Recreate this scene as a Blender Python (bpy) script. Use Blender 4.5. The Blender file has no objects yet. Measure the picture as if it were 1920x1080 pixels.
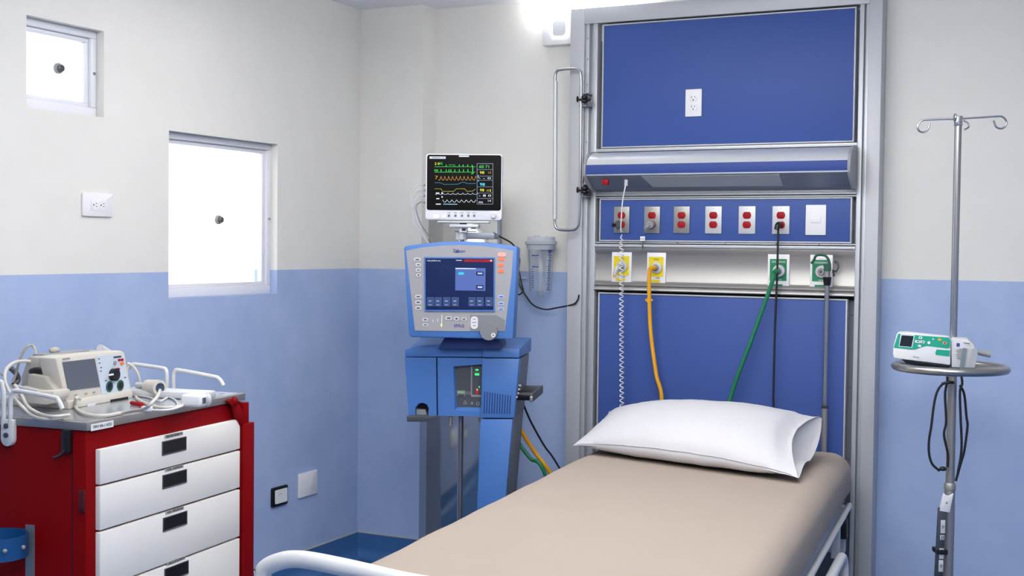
import bpy, bmesh, math, random
from mathutils import Vector, Matrix
random.seed(4)
sc = bpy.context.scene
COL = sc.collection
R = math.radians
# ------------------------------------------------------------------ camera
FPX = 2371.82
YAW, PITCH, ROLL = .4553, .0329, .0115
CAM = Vector((3.294, -5.1992, 1.4931))
_fw = Vector((-math.sin(YAW)*math.cos(PITCH), math.cos(YAW)*math.cos(PITCH), -math.sin(PITCH)))
_rt = Vector((math.cos(YAW), math.sin(YAW), 0)); _up = _rt.cross(_fw)
RT = math.cos(ROLL)*_rt + math.sin(ROLL)*_up
UP = -math.sin(ROLL)*_rt + math.cos(ROLL)*_up
cam = bpy.data.cameras.new('camera'); camo = bpy.data.objects.new('camera', cam); COL.objects.link(camo)
cam.sensor_width = 36; cam.lens = 36*FPX/1920; cam.clip_start = .05
mw = Matrix((RT, UP, -_fw)).transposed().to_4x4(); mw.translation = CAM
camo.matrix_world = mw
sc.camera = camo
# ------------------------------------------------------------------ world, lights, exposure
w = bpy.data.worlds.new('sky'); sc.world = w; w.use_nodes = True
bgn = w.node_tree.nodes['Background']; bgn.inputs[0].default_value = (.98, .99, 1, 1); bgn.inputs[1].default_value = 2.6
def area(name, loc, sx, sy, power, rot=(0, 0, 0), col=(1, .982, .945)):
    l = bpy.data.lights.new(name, 'AREA'); l.shape = 'RECTANGLE'; l.size = sx; l.size_y = sy; l.energy = power; l.color = col
    o = bpy.data.objects.new(name, l); o.location = loc; o.rotation_euler = rot; COL.objects.link(o); return o
area('ceiling_light_back', (2.1, -1.75, 2.56), 2.8, 1.0, 16, (R(12), 0, 0))
area('ceiling_light_middle', (2.2, -3.0, 2.40), 3.2, .55, 29, (R(52), 0, R(4)))
area('added_bounce_front', (3.2, -4.6, 2.2), .8, .8, 95, (R(180), 0, 0))  # unseen lamp added, aimed up for soft light bounced off the ceiling
area('added_bounce_back', (1.6, -1.55, 2.47), 1.8, .4, 26, (R(180), 0, 0))  # added out of view just under the ceiling to brighten it
vs = sc.view_settings
sc.display_settings.display_device = 'sRGB'
vs.view_transform = 'Standard'; vs.look = 'None'; vs.gamma = 1; vs.use_curve_mapping = False
vs.exposure = .12
# ------------------------------------------------------------------ helpers
def lin(c): return c/12.92 if c <= .04045 else ((c+.055)/1.055)**2.4
def rgb(h): return tuple(lin(int(h[i:i+2], 16)/255) for i in (0, 2, 4)) + (1,)
MATS = {}
def mat(name, col, rough=.5, metal=0, bump=0, bscale=200, vary=0, vscale=4, emit=0, spec=.5, coat=0, stretch=None):
    if name in MATS: return MATS[name]
    m = bpy.data.materials.new(name); m.use_nodes = True; nt = m.node_tree; b = nt.nodes['Principled BSDF']
    c = rgb(col)
    b.inputs['Base Color'].default_value = c; b.inputs['Roughness'].default_value = rough; b.inputs['Metallic'].default_value = metal
    b.inputs['Specular IOR Level'].default_value = spec; b.inputs['Coat Weight'].default_value = coat
    tc = nt.nodes.new('ShaderNodeTexCoord'); mp = nt.nodes.new('ShaderNodeMapping'); nt.links.new(tc.outputs['Object'], mp.inputs['Vector'])
    if stretch: mp.inputs['Scale'].default_value = stretch
    if not emit:
        v = vary if vary else .03
        n = nt.nodes.new('ShaderNodeTexNoise'); n.inputs['Scale'].default_value = vscale; n.inputs['Detail'].default_value = 5
        nt.links.new(mp.outputs[0], n.inputs['Vector'])
        mx = nt.nodes.new('ShaderNodeMix'); mx.data_type = 'RGBA'
        mx.inputs['A'].default_value = tuple(x*(1-v) for x in c[:3])+(1,); mx.inputs['B'].default_value = tuple(min(1, x*(1+v)) for x in c[:3])+(1,)
        nt.links.new(n.outputs['Fac'], mx.inputs['Factor']); nt.links.new(mx.outputs['Result'], b.inputs['Base Color'])
    else:
        b.inputs['Emission Color'].default_value = c; b.inputs['Emission Strength'].default_value = emit
    if bump:
        n2 = nt.nodes.new('ShaderNodeTexNoise'); n2.inputs['Scale'].default_value = bscale; n2.inputs['Detail'].default_value = 4
        nt.links.new(mp.outputs[0], n2.inputs['Vector'])
        bp = nt.nodes.new('ShaderNodeBump'); bp.inputs['Strength'].default_value = bump; bp.inputs['Distance'].default_value = .004
        nt.links.new(n2.outputs['Fac'], bp.inputs['Height']); nt.links.new(bp.outputs[0], b.inputs['Normal'])
    MATS[name] = m; return m
def wall_mat():
    m = bpy.data.materials.new('two_tone_paint'); m.use_nodes = True; nt = m.node_tree; b = nt.nodes['Principled BSDF']
    b.inputs['Roughness'].default_value = .55; b.inputs['Specular IOR Level'].default_value = .3
    g = nt.nodes.new('ShaderNodeNewGeometry'); s = nt.nodes.new('ShaderNodeSeparateXYZ'); nt.links.new(g.outputs['Position'], s.inputs[0])
    gt = nt.nodes.new('ShaderNodeMath'); gt.operation = 'GREATER_THAN'; gt.inputs[1].default_value = PAINT; nt.links.new(s.outputs['Z'], gt.inputs[0])
    def mottled(a, bcol, sc1):
        n = nt.nodes.new('ShaderNodeTexNoise'); n.inputs['Scale'].default_value = sc1; n.inputs['Detail'].default_value = 8; n.inputs['Roughness'].default_value = .65
        nt.links.new(g.outputs['Position'], n.inputs['Vector'])
        r = nt.nodes.new('ShaderNodeValToRGB'); r.color_ramp.elements[0].position = .3; r.color_ramp.elements[1].position = .7
        r.color_ramp.elements[0].color = rgb(a); r.color_ramp.elements[1].color = rgb(bcol); nt.links.new(n.outputs['Fac'], r.inputs[0]); return r
    lo = mottled('99ADD2', 'A8B9DB', 4); hi = mottled('D8D7D1', 'DEDDD8', 3)
    mx = nt.nodes.new('ShaderNodeMix'); mx.data_type = 'RGBA'
    nt.links.new(gt.outputs[0], mx.inputs['Factor']); nt.links.new(lo.outputs[0], mx.inputs['A']); nt.links.new(hi.outputs[0], mx.inputs['B'])
    nt.links.new(mx.outputs['Result'], b.inputs['Base Color'])
    n2 = nt.nodes.new('ShaderNodeTexNoise'); n2.inputs['Scale'].default_value = 120; nt.links.new(g.outputs['Position'], n2.inputs['Vector'])
    bp = nt.nodes.new('ShaderNodeBump'); bp.inputs['Strength'].default_value = .12; bp.inputs['Distance'].default_value = .003
    nt.links.new(n2.outputs['Fac'], bp.inputs['Height']); nt.links.new(bp.outputs[0], b.inputs['Normal'])
    return m
def glass_mat(name, tint=(1, 1, 1, 1), gloss=.06, rough=.02, body=None, bodyfac=0):
    m = bpy.data.materials.new(name); m.use_nodes = True; nt = m.node_tree; nt.nodes.clear()
    out = nt.nodes.new('ShaderNodeOutputMaterial'); t = nt.nodes.new('ShaderNodeBsdfTransparent'); t.inputs[0].default_value = tint
    gl = nt.nodes.new('ShaderNodeBsdfGlossy'); gl.inputs['Roughness'].default_value = rough
    fr = nt.nodes.new('ShaderNodeLayerWeight'); fr.inputs[0].default_value = .12
    ad = nt.nodes.new('ShaderNodeMath'); ad.operation = 'ADD'; ad.inputs[1].default_value = gloss; nt.links.new(fr.outputs['Facing'], ad.inputs[0])
    mx = nt.nodes.new('ShaderNodeMixShader'); nt.links.new(ad.outputs[0], mx.inputs[0]); nt.links.new(t.outputs[0], mx.inputs[1]); nt.links.new(gl.outputs[0], mx.inputs[2])
    last = mx
    if body:
        d = nt.nodes.new('ShaderNodeBsdfDiffuse'); d.inputs[0].default_value = rgb(body); m2 = nt.nodes.new('ShaderNodeMixShader'); m2.inputs[0].default_value = bodyfac
        nt.links.new(mx.outputs[0], m2.inputs[1]); nt.links.new(d.outputs[0], m2.inputs[2]); last = m2
    nt.links.new(last.outputs[0], out.inputs[0]); return m

class Fr:
    """frame of a thing: origin + rotation; local -y is the side it faces"""
    def __init__(s, o, rz=0, ry=0, rx=0):
        s.o = Vector(o); s.e = (R(rx), R(ry), R(rz))
        from mathutils import Euler
        s.m = Euler(s.e).to_matrix(); s.i = s.m.transposed()
    def hit(s, a, b, x=None, y=None, z=None):
        d = _fw + RT*(a-960)/FPX + UP*(540-b)/FPX
        c = s.i @ (CAM - s.o); d = s.i @ d
        for k, v in enumerate((x, y, z)):
            if v is not None: return c + d*((v-c[k])/d[k])
    def P(s, pts, **k): return [s.hit(a, b, **k) for a, b in pts]
    def xz(s, pts, y): return [(p.x, p.z) for p in s.P(pts, y=y)]
W = Fr((0, 0, 0))
def smooth_path(pts, n=8):
    pts = [Vector(p) for p in pts]
    if len(pts) < 3: return pts
    q = [pts[0]*2-pts[1]] + pts + [pts[-1]*2-pts[-2]]; out = []
    for i in range(1, len(q)-2):
        a, b, c, d = q[i-1:i+3]
        for k in range(n):
            t = k/n; out.append(.5*((2*b)+(c-a)*t+(2*a-5*b+4*c-d)*t*t+(3*b-a-3*c+d)*t**3))
    out.append(pts[-1]); return out
class MB:
    def __init__(s): s.bm = bmesh.new(); s.m = 0; s.mats = []
    def use(s, m):
        if m not in s.mats: s.mats.append(m)
        s.m = s.mats.index(m); return s
    def _fin(s, n0):
        s.bm.faces.ensure_lookup_table()
        for f in s.bm.faces[n0:]: f.material_index = s.m
    def box(s, x0, x1, y0, y1, z0, z1, bv=0, seg=2):
        b2 = bmesh.new(); bmesh.ops.create_cube(b2, size=1)
        lo = [min(x0, x1), min(y0, y1), min(z0, z1)]; hi = [max(x0, x1), max(y0, y1), max(z0, z1)]
        for v in b2.verts:
            for k in range(3): v.co[k] = lo[k] + (v.co[k]+.5)*(hi[k]-lo[k])
        bv = min(bv, .49*min(hi[k]-lo[k] for k in range(3)))
        if bv > 0: bmesh.ops.bevel(b2, geom=b2.edges[:], offset=bv, segments=seg, profile=.5, affect='EDGES')
        s._join(b2); return s
    def _join(s, b2, M=None):
        if M is not None: bmesh.ops.transform(b2, matrix=M, verts=b2.verts)
        mp = {v: s.bm.verts.new(v.co) for v in b2.verts}
        for f in b2.faces:
            try: nf = s.bm.faces.new([mp[v] for v in f.verts]); nf.material_index = s.m
            except ValueError: pass
        b2.free()
    def prism(s, pts, y0, y1, bv=0, seg=2, plane='xz', pts2=None):
        """outline (x,z) extruded from y0 to y1; plane 'yz': (y,z) extruded in x; 'xy': (x,y) in z"""
        b2 = bmesh.new()
        def mk(p, d): return {'xz': (p[0], d, p[1]), 'yz': (d, p[0], p[1]), 'xy': (p[0], p[1], d)}[plane]
        a = [b2.verts.new(mk(p, y0)) for p in pts]; b = [b2.verts.new(mk(p, y1)) for p in (pts2 or pts)]; n = len(pts)
        b2.faces.new(a); b2.faces.new(b[::-1])
        for i in range(n): b2.faces.new((a[i], b[i], b[(i+1) % n], a[(i+1) % n]))
        bmesh.ops.recalc_face_normals(b2, faces=b2.faces)
        if bv > 0: bmesh.ops.bevel(b2, geom=[e for e in b2.edges if all(abs(f.normal.dot(g.normal)) < .95 for f in e.link_faces for g in e.link_faces if f != g)], offset=bv, segments=seg, profile=.5, affect='EDGES')
        s._join(b2); return s
    def rr(s, x0, x1, z0, z1, y0, y1, r, n=5, bv=0):
        """rounded rectangle plate in xz"""
        r = min(r, .499*abs(x1-x0), .499*abs(z1-z0)); p = []
        for cx, cz, a0 in ((x1-r, z1-r, 0), (x0+r, z1-r, 90), (x0+r, z0+r, 180), (x1-r, z0+r, 270)):
            for k in range(n+1): t = R(a0+90*k/n); p.append((cx+r*math.cos(t), cz+r*math.sin(t)))
        return s.prism(p, y0, y1, bv)
    def tube(s, pts, r, seg=10, sm=8, r2=None, cap=True):
        P = smooth_path(pts, sm) if sm else [Vector(p) for p in pts]
        n = len(P); rings = []; up = None
        for i, p in enumerate(P):
            t = (P[min(i+1, n-1)]-P[max(i-1, 0)])
            if t.length < 1e-9: t = Vector((0, 0, 1))
            t.normalize()
            if up is None: up = t.orthogonal().normalized()
            else: up = (up - t*up.dot(t)); up = up.normalized() if up.length > 1e-6 else t.orthogonal().normalized()
            bi = t.cross(up); rr = r if r2 is None else r+(r2-r)*i/(n-1)
            rings.append([s.bm.verts.new(p+(up*math.cos(2*math.pi*k/seg)+bi*math.sin(2*math.pi*k/seg))*rr) for k in range(seg)])
        for a, b in zip(rings, rings[1:]):
            for k in range(seg):
                f = s.bm.faces.new((a[k], a[(k+1) % seg], b[(k+1) % seg], b[k])); f.material_index = s.m
        if cap:
            for q in (rings[0][::-1], rings[-1]): f = s.bm.faces.new(q); f.material_index = s.m
        return s
    def cyl(s, a, b, r, seg=20, r2=None): return s.tube([a, b], r, seg, 0, r2)
    def lathe(s, prof, c=(0, 0, 0), axis='z', seg=32, squash=1):
        c = Vector(c); rings = []
        for r, h in prof:
            ring = []
            for k in range(seg):
                t = 2*math.pi*k/seg; u, v = r*math.cos(t), r*math.sin(t)*squash
                ring.append(s.bm.verts.new(c + Vector({'z': (u, v, h), 'y': (u, h, v), 'x': (h, u, v)}[axis])))
            rings.append(ring)
        for a, b in zip(rings, rings[1:]):
            for k in range(seg):
                f = s.bm.faces.new((a[k], a[(k+1) % seg], b[(k+1) % seg], b[k])); f.material_index = s.m
        for q in (rings[0][::-1], rings[-1]):
            f = s.bm.faces.new(q); f.material_index = s.m
        return s
    def torus(s, c, Rr, r, seg=48, axis='z'):
        n0 = []; c = Vector(c)
        for i in range(seg):
            t = 2*math.pi*i/seg; ring = []
            for k in range(12):
                f = 2*math.pi*k/12; q = Rr+r*math.cos(f); u, v, h = q*math.cos(t), q*math.sin(t), r*math.sin(f)
                ring.append(s.bm.verts.new(c+Vector({'z': (u, v, h), 'y': (u, h, v), 'x': (h, u, v)}[axis])))
            n0.append(ring)
        for i in range(seg):
            a, b = n0[i], n0[(i+1) % seg]
            for k in range(12): f = s.bm.faces.new((a[k], a[(k+1) % 12], b[(k+1) % 12], b[k])); f.material_index = s.m
        return s
    def ball(s, c, rx, ry=None, rz=None):
        b2 = bmesh.new(); bmesh.ops.create_uvsphere(b2, u_segments=16, v_segments=10, radius=1)
        s._join(b2, Matrix.Translation(c) @ Matrix.Diagonal((rx, ry or rx, rz or rx, 1))); return s
    def text(s, txt, x, y, z, size, w=None, ext=.0004):
        cu = bpy.data.curves.new('t', 'FONT'); cu.body = txt; cu.size = size; cu.extrude = ext; cu.align_x = 'CENTER'; cu.align_y = 'CENTER'
        o = bpy.data.objects.new('t', cu); COL.objects.link(o); dg = bpy.context.evaluated_depsgraph_get(); dg.update()
        me = bpy.data.meshes.new_from_object(o.evaluated_get(dg)); bpy.data.objects.remove(o); bpy.data.curves.remove(cu)
        b2 = bmesh.new(); b2.from_mesh(me); bpy.data.meshes.remove(me)
        sx = 1
        if w and b2.verts:
            ww = max(v.co.x for v in b2.verts)-min(v.co.x for v in b2.verts); sx = w/ww if ww > 0 else 1
        s._join(b2, Matrix.Translation((x, y, z)) @ Matrix(((sx, 0, 0, 0), (0, 0, -1, 0), (0, 1, 0, 0), (0, 0, 0, 1)))); return s
    def strip(s, pts, y, wd, th=.0006):
        """flat line drawn on a face, points in xz"""
        for a, b in zip(pts, pts[1:]):
            d = Vector((b[0]-a[0], b[1]-a[1]));
            if d.length < 1e-7: continue
            n = Vector((-d.y, d.x)).normalized()*wd/2
            s.prism([(a[0]+n.x, a[1]+n.y), (b[0]+n.x, b[1]+n.y), (b[0]-n.x, b[1]-n.y), (a[0]-n.x, a[1]-n.y)], y, y-th)
        return s
    def build(s, name, material=None, parent=None, ang=35, smooth=True):
        me = bpy.data.meshes.new(name)
        bmesh.ops.recalc_face_normals(s.bm, faces=s.bm.faces)
        s.bm.to_mesh(me); s.bm.free()
        if s.mats:
            for m in s.mats: me.materials.append(m)
        else: me.materials.append(material)
        if smooth:
            me.polygons.foreach_set('use_smooth', [True]*len(me.polygons)); me.set_sharp_from_angle(angle=R(ang))
        o = bpy.data.objects.new(name, me); COL.objects.link(o)
        if parent is not None: o.parent = parent
        return o
def tag(o, label, cat, group=None, kind=None):
    o['label'] = label; o['category'] = cat
    if group: o['group'] = group
    if kind: o['kind'] = kind
    return o
def thing(name, label, cat, fr, group=None, off=(0, 0, 0)):
    o = bpy.data.objects.new(name, None); COL.objects.link(o); o.empty_display_size = .05
    o.location = fr.o; o.rotation_euler = fr.e
    return tag(o, label, cat, group)
def struct(o): o['kind'] = 'structure'; return o
def label(o, t): o['label'] = t; return o
def copytree(o, parent=None):
    c = o.copy(); COL.objects.link(c)
    if parent is not None: c.parent = parent
    for ch in list(o.children): copytree(ch, c)
    return c
# ------------------------------------------------------------------ materials
PAINT = 1.3805; H = 2.60; BB = .12
PAINTM = wall_mat()
ceil_m = mat('ceiling_paint', 'F0F0F4', .7)
floor_m = mat('blue_vinyl_floor', '3E6A9E', .35, vary=.18, vscale=14, bump=.03, bscale=300)
cream = mat('cream_sealant', 'B9B4AC', .6)
alu = mat('satin_aluminium', 'BCBFC3', .45, .4, bump=.02, bscale=60, stretch=(1, 1, .05))
alu_l = mat('light_aluminium_frame', 'B7B9BC', .5, .2)
alu_d = mat('shadow_gap_aluminium', '8B929C', .5, .6)
steel = mat('brushed_steel', 'A3A19E', .42, .75, bump=.04, bscale=40, stretch=(.3, 8, 8))
steel_darker = mat('darker_steel_plate', '989894', .4, .6)
steel_pale = mat('pale_steel_plate', 'C6C8CA', .45, .35)
chrome = mat('chrome', 'ABADAF', .25, .9)
mirror = mat('polished_steel_sheet', 'C4C4C2', .12, .95)
dark_metal = mat('dark_grey_metal', '53585E', .4, .6)
panel_blue = mat('blue_laminate', '3D5596', .5, spec=.25, vary=.04, vscale=500, bump=.03, bscale=500)
band_blue = mat('blue_band', '34498A', .5, spec=.25)
white = mat('white_plastic', 'E4E4E6', .35)
whiteW = mat('white_window_paint', 'DADBE2', .4)
grey_pl = mat('grey_plastic', '8E9093', .45)
grey_lt = mat('light_grey_plastic', 'C2C4C8', .4)
grey_dk = mat('dark_grey_plastic', '4A4E55', .45)
black = mat('black_plastic', '0C0D10', .4)
rubber = mat('black_rubber', '14151A', .5)
red_sock = mat('red_socket', 'A00A16', .45, spec=.2)
slot_m = mat('socket_slot', '200608', .6)
sheet_m = mat('beige_sheet', 'A3968A', .9, bump=.25, bscale=30, vary=.03, vscale=6)
pillow_m = mat('white_pillowcase', 'CCCCCF', .85, bump=.9, bscale=11)
bedwhite = mat('bed_enamel', 'D4D5D4', .4)
vblue = mat('ventilator_blue', '4774B6', .4)
vblue_d = mat('ventilator_blue_slot', '1B3670', .5)
vside = mat('ventilator_grey_side', '6B727E', .5)
vface = mat('ventilator_face_grey', '9A9A9E', .45)
vface_d = mat('ventilator_face_dark', '7B7E84', .45)
redp = mat('red_enamel', '7A0006', .5, spec=.12)
drawer_m = mat('drawer_white', 'E8E6E1', .65, spec=.3)
tan = mat('warm_grey_plastic', 'C7C2B8', .45)
tan_d = mat('grey_tan_plastic', 'ABA79E', .5)
yellow_h = mat('yellow_rubber', 'E2A21A', .4)
green_h = mat('green_rubber', '1E7A52', .4)
yellow_p = mat('yellow_label', 'E2CE16', .5)
green_p = mat('green_label', '0B7A50', .5)
teal = mat('teal_plastic', '0FA085', .4)
blue_txt = mat('blue_print', '24408C', .5)
ink = mat('dark_print', '33363C', .5)
clearw = glass_mat('window_glass')
plastic_clear = glass_mat('clear_canister_plastic', (.97, .98, .99, 1), .03, .08, 'E4E9EE', .07)
def em(name, col, e=1.0): return mat('screen_'+name, col, .3, emit=e)
E_GR, E_YE, E_CY, E_WH, E_OR, E_RED = em('green', '22B040', .55), em('yellow', 'C8C020', .55), em('cyan', '35B8C8', .6), em('white', 'B8C0C8', .55), em('amber', 'A87818', .5), em('red', 'B01020', .6)
E_NAVY, E_SLATE, E_WIN = em('navy', '0A1A44', .4), em('slate', '34456C', .3), em('window_blue', '485A92', .42)
# ------------------------------------------------------------------ room shell
def wall_grid(name, us, vs_, holes, t, place):
    """wall built from a grid with rectangular holes. place(u, v, d)->xyz, d 0 (room face) .. t (back)"""
    bm = bmesh.new(); V = {}
    def vert(i, j, d):
        k = (i, j, d)
        if k not in V: V[k] = bm.verts.new(place(us[i], vs_[j], t*d))
        return V[k]
    solid = lambda i, j: 0 <= i < len(us)-1 and 0 <= j < len(vs_)-1 and (i, j) not in holes
    for i in range(len(us)-1):
        for j in range(len(vs_)-1):
            if not solid(i, j): continue
            for d in (0, 1): bm.faces.new([vert(i, j, d), vert(i+1, j, d), vert(i+1, j+1, d), vert(i, j+1, d)])
            for (di, dj, e) in ((-1, 0, ((i, j), (i, j+1))), (1, 0, ((i+1, j), (i+1, j+1))), (0, -1, ((i, j), (i+1, j))), (0, 1, ((i, j+1), (i+1, j+1)))):
                if not solid(i+di, j+dj): a, b = e; bm.faces.new([vert(*a, 0), vert(*b, 0), vert(*b, 1), vert(*a, 1)])
    m = MB(); m.bm.free(); m.bm = bm
    return struct(m.build(name, PAINTM, smooth=False))
W1 = (-2.137, -1.786, 1.9335, 2.2388); W2 = (-1.448, -.767, 1.2795, 1.9184); RD = .0
XR, YF = 4.9, -7.2
us = [YF, W1[0], W1[1], W2[0], W2[1], .0]; vz = [0, W2[2], W2[3], W1[2], W1[3], H]
wall_grid('wall_left', us, vz, {(1, 3), (3, 1)}, .12, lambda u, v, d: (-d, u, v))
wall_grid('wall_back', [-.12, XR+.12], [0, H], set(), .12, lambda u, v, d: (u, d, v))
wall_grid('wall_right', [YF, 0], [0, H], set(), .12, lambda u, v, d: (XR+d, u, v))
wall_grid('wall_front', [-.12, XR+.12], [0, H], set(), .12, lambda u, v, d: (u, YF-d, v))
struct(MB().box(.0, .34, -.1245, 0, 0, H).build('wall_corner', PAINTM, smooth=False))
struct(MB().box(-.12, XR+.12, YF-.12, .12, -.1, 0).build('floor', floor_m, smooth=False))
struct(MB().box(-.12, XR+.12, YF-.12, .12, H, H+.1).build('ceiling', ceil_m, smooth=False))
def base(name, p0, p1, nrm):
    """coved skirting: floor vinyl turned up the wall, thin cream seam on top"""
    p0, p1, n = Vector(p0), Vector(p1), Vector(nrm); prof = [(0, BB), (.003, BB), (.003, .05)]
    for k in range(1, 7): t = R(90*k/6); prof.append((.003+.05-.05*math.cos(t), .05-.05*math.sin(t)+.0015))
    prof.append((0, 0.0))
    m = MB().use(floor_m)
    for a, b in zip(prof, prof[1:]):
        q = [p0+n*a[0]+Vector((0, 0, a[1])), p1+n*a[0]+Vector((0, 0, a[1])), p1+n*b[0]+Vector((0, 0, b[1])), p0+n*b[0]+Vector((0, 0, b[1]))]
        f = m.bm.faces.new([m.bm.verts.new(v) for v in q]); f.material_index = m.m
    m.use(cream)
    a, b = p0+Vector((0, 0, BB)), p1+n*.005+Vector((0, 0, BB+.005)); m.box(a.x, b.x, a.y, b.y, a.z, b.z)
    bmesh.ops.remove_doubles(m.bm, verts=m.bm.verts, dist=1e-5)
    return struct(m.build(name))
base('baseboard_left', (0, YF, 0), (0, -.1245, 0), (1, 0, 0))
base('baseboard_corner', (0, -.1245, 0), (.34, -.1245, 0), (0, -1, 0))
base('baseboard_column', (.34, -.1245, 0), (.34, 0, 0), (1, 0, 0))
base('baseboard_back', (.34, 0, 0), (XR, 0, 0), (0, -1, 0))
def window(name, y0, y1, z0, z1, knob, lock_z):
    """frame seen from the room; lies .03 to .08 behind the wall face"""
    m = MB(); d0, d1 = -.035, -.085; f = .026
    m.box(d1, d0, y0, y1, z0, z0+.035, .003); m.box(d1, d0, y0, y1, z1-f, z1, .003); m.box(d1, d0-.0005, y0, y0+f, z0+.0352, z1-f-.0002, .002); m.box(d1, d0-.0005, y1-f, y1, z0+.0352, z1-f-.0002, .002)
    fr = struct(m.build(name, whiteW))
    s = MB(); e = .016; a0, a1, b0, b1 = y0+f, y1-f, z0+.035, z1-f
    s.box(-.07, -.048, a0, a1, b0, b0+e, .002); s.box(-.07, -.048, a0, a1, b1-e, b1, .002); s.box(-.07, -.0485, a0, a0+e, b0+e, b1-e, .002); s.box(-.07, -.0485, a1-e, a1, b0+e, b1-e, .002)
    s.build('window_sash', whiteW, fr)
    MB().box(-.0605, -.0585, a0+e-.004, a1-e+.004, b0+e-.004, b1-e+.004).build('pane', clearw, fr, smooth=False)
    k = MB().use(grey_pl); k.lathe([(.019, -.058), (.019, -.051), (.016, -.046)], (0, knob[0], knob[1]), 'x', 20)
    k.use(dark_metal); k.lathe([(.012, -.046), (.012, -.036), (.009, -.033)], (0, knob[0], knob[1]), 'x', 16); k.build('knob', None, fr)
    for yy, zz in ((y0+.012, lock_z), (y1-.012, lock_z)):
        MB().lathe([(.005, -.036), (.005, -.031), (.003, -.028)], (0, yy, zz), 'x', 12).build('screw', grey_pl, fr)
    return fr
k1 = W.hit(113, 128, x=-.045); k2 = W.hit(413, 412, x=-.045)
window('window_1', *W1, (k1.y, k1.z), 2.09)
window('window_2', *W2, (k2.y, k2.z), 1.6)

# ------------------------------------------------------------------ headwall
HY = -.09
hw = thing('headwall_unit', 'tall grey aluminium headwall with blue panels mounted on the wall behind the bed', 'headwall', Fr((1.73, HY, 0)))
def hx(v): return v-1.73
X0, X1 = 1.068, 2.396
m = MB()
m.box(hx(X0), hx(1.135), .09, -.012, .02, 2.53, .002); m.box(hx(2.345), hx(X1), .09, -.012, .02, 2.53, .002)   # outer posts
m.box(hx(1.1352), hx(2.3448), .09, -.0115, 2.462, 2.53, .001)
m.build('outer_frame', alu_l, hw)
m = MB()
for a, b, dd in ((1.135, 1.141, .0), (1.141, 1.156, -.006), (1.156, 1.172, .02), (1.172, 1.193, -.002), (2.308, 2.325, -.004), (2.325, 2.333, .02), (2.333, 2.345, -.002)):
    m.box(hx(a), hx(b), .09, dd, .02, 2.462, .0008)
m.build('side_channel', alu, hw)
for k, zz in enumerate((2.40, 2.31, 2.2, 2.1, 1.95, 1.83)): MB().lathe([(.003, -.002), (.003, -.0055), (.0015, -.0065)], (hx(1.149), -.004, zz), 'y', 10).build('channel_screw', grey_pl, hw)
MB().box(hx(1.193), hx(2.308), .085, .06, .02, 2.462).build('back_plate', alu_d, hw)
def trimframe(x0, x1, z0, z1, y=-.004, t=.006):
    m = MB(); m.box(hx(x0-t), hx(x1+t), .03, y, z0-t, z0, .001); m.box(hx(x0-t), hx(x1+t), .03, y, z1, z1+t, .001)
    m.box(hx(x0-t), hx(x0), .03, y, z0, z1, .001); m.box(hx(x1), hx(x1+t), .03, y, z0, z1, .001); return m
def pan(name, x0, x1, z0, z1, lab):
    p = MB().box(hx(x0), hx(x1), .06, 0, z0, z1, .001).build(name, panel_blue, hw)
    trimframe(x0, x1, z0, z1).build('panel_trim', alu_l, p); label(p, lab)
    for i in range(5 if z0 > 1 else 0):
        xx = hx(x0+.1+(x1-x0-.2)*i/4+random.uniform(-.04, .04))
        MB().lathe([(.0024, .003), (.0024, -.0008), (.001, -.0012)], (xx, 0, z0-.0115), 'y', 8).build('panel_screw', dark_metal, p)
    for i in range(4):
        if z1-z0 > .3: MB().lathe([(.0024, .062), (.0024, .055), (.001, .054)], (hx(x1+.012), 0, z0+.06+(z1-z0-.12)*i/3), 'y', 8).build('panel_screw', dark_metal, p)
    return p
PXL, PXR = 1.222, 2.288
pan('upper_panel', PXL, PXR, 1.928, 2.449, 'large upper blue panel')
pan('socket_panel', PXL-.004, PXR-.002, 1.526, 1.698, 'narrow blue panel carrying the power sockets')
pan('lower_panel', PXL-.004, 2.275, .3, 1.292, 'tall lower blue panel behind the bed')
m = MB()   # horizontal rails
for z0, z1, y in ((1.906, 1.919, -.008), (1.886, 1.904, .004), (1.716, 1.7225, -.01), (1.706, 1.713, .004), (1.7235, 1.74, .002), (1.512, 1.518, .002), (1.496, 1.508, -.012)):
    m.box(hx(1.193), hx(2.308), .06, y, z0, z1, .001)
m.build('horizontal_rail', alu, hw)
MB().box(hx(1.193), hx(2.308), .08, .0605-.001, 1.292, 1.318).build('shadow_gap', black, hw)
# steel channel: strip with coved top, ledge at the bottom
pr_ = [(.058, 1.496), (-.002, 1.496), (-.004, 1.486), (.006, 1.47), (.010, 1.46), (.010, 1.352), (.004, 1.345), (-.006, 1.338), (-.006, 1.331), (.0, 1.328), (-.010, 1.322), (-.013, 1.312), (-.009, 1.308), (.058, 1.308)]
MB().prism(pr_, hx(1.193), hx(2.308), plane='yz').build('steel_channel', steel, hw, ang=50)
GY = HY+.010
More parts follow.
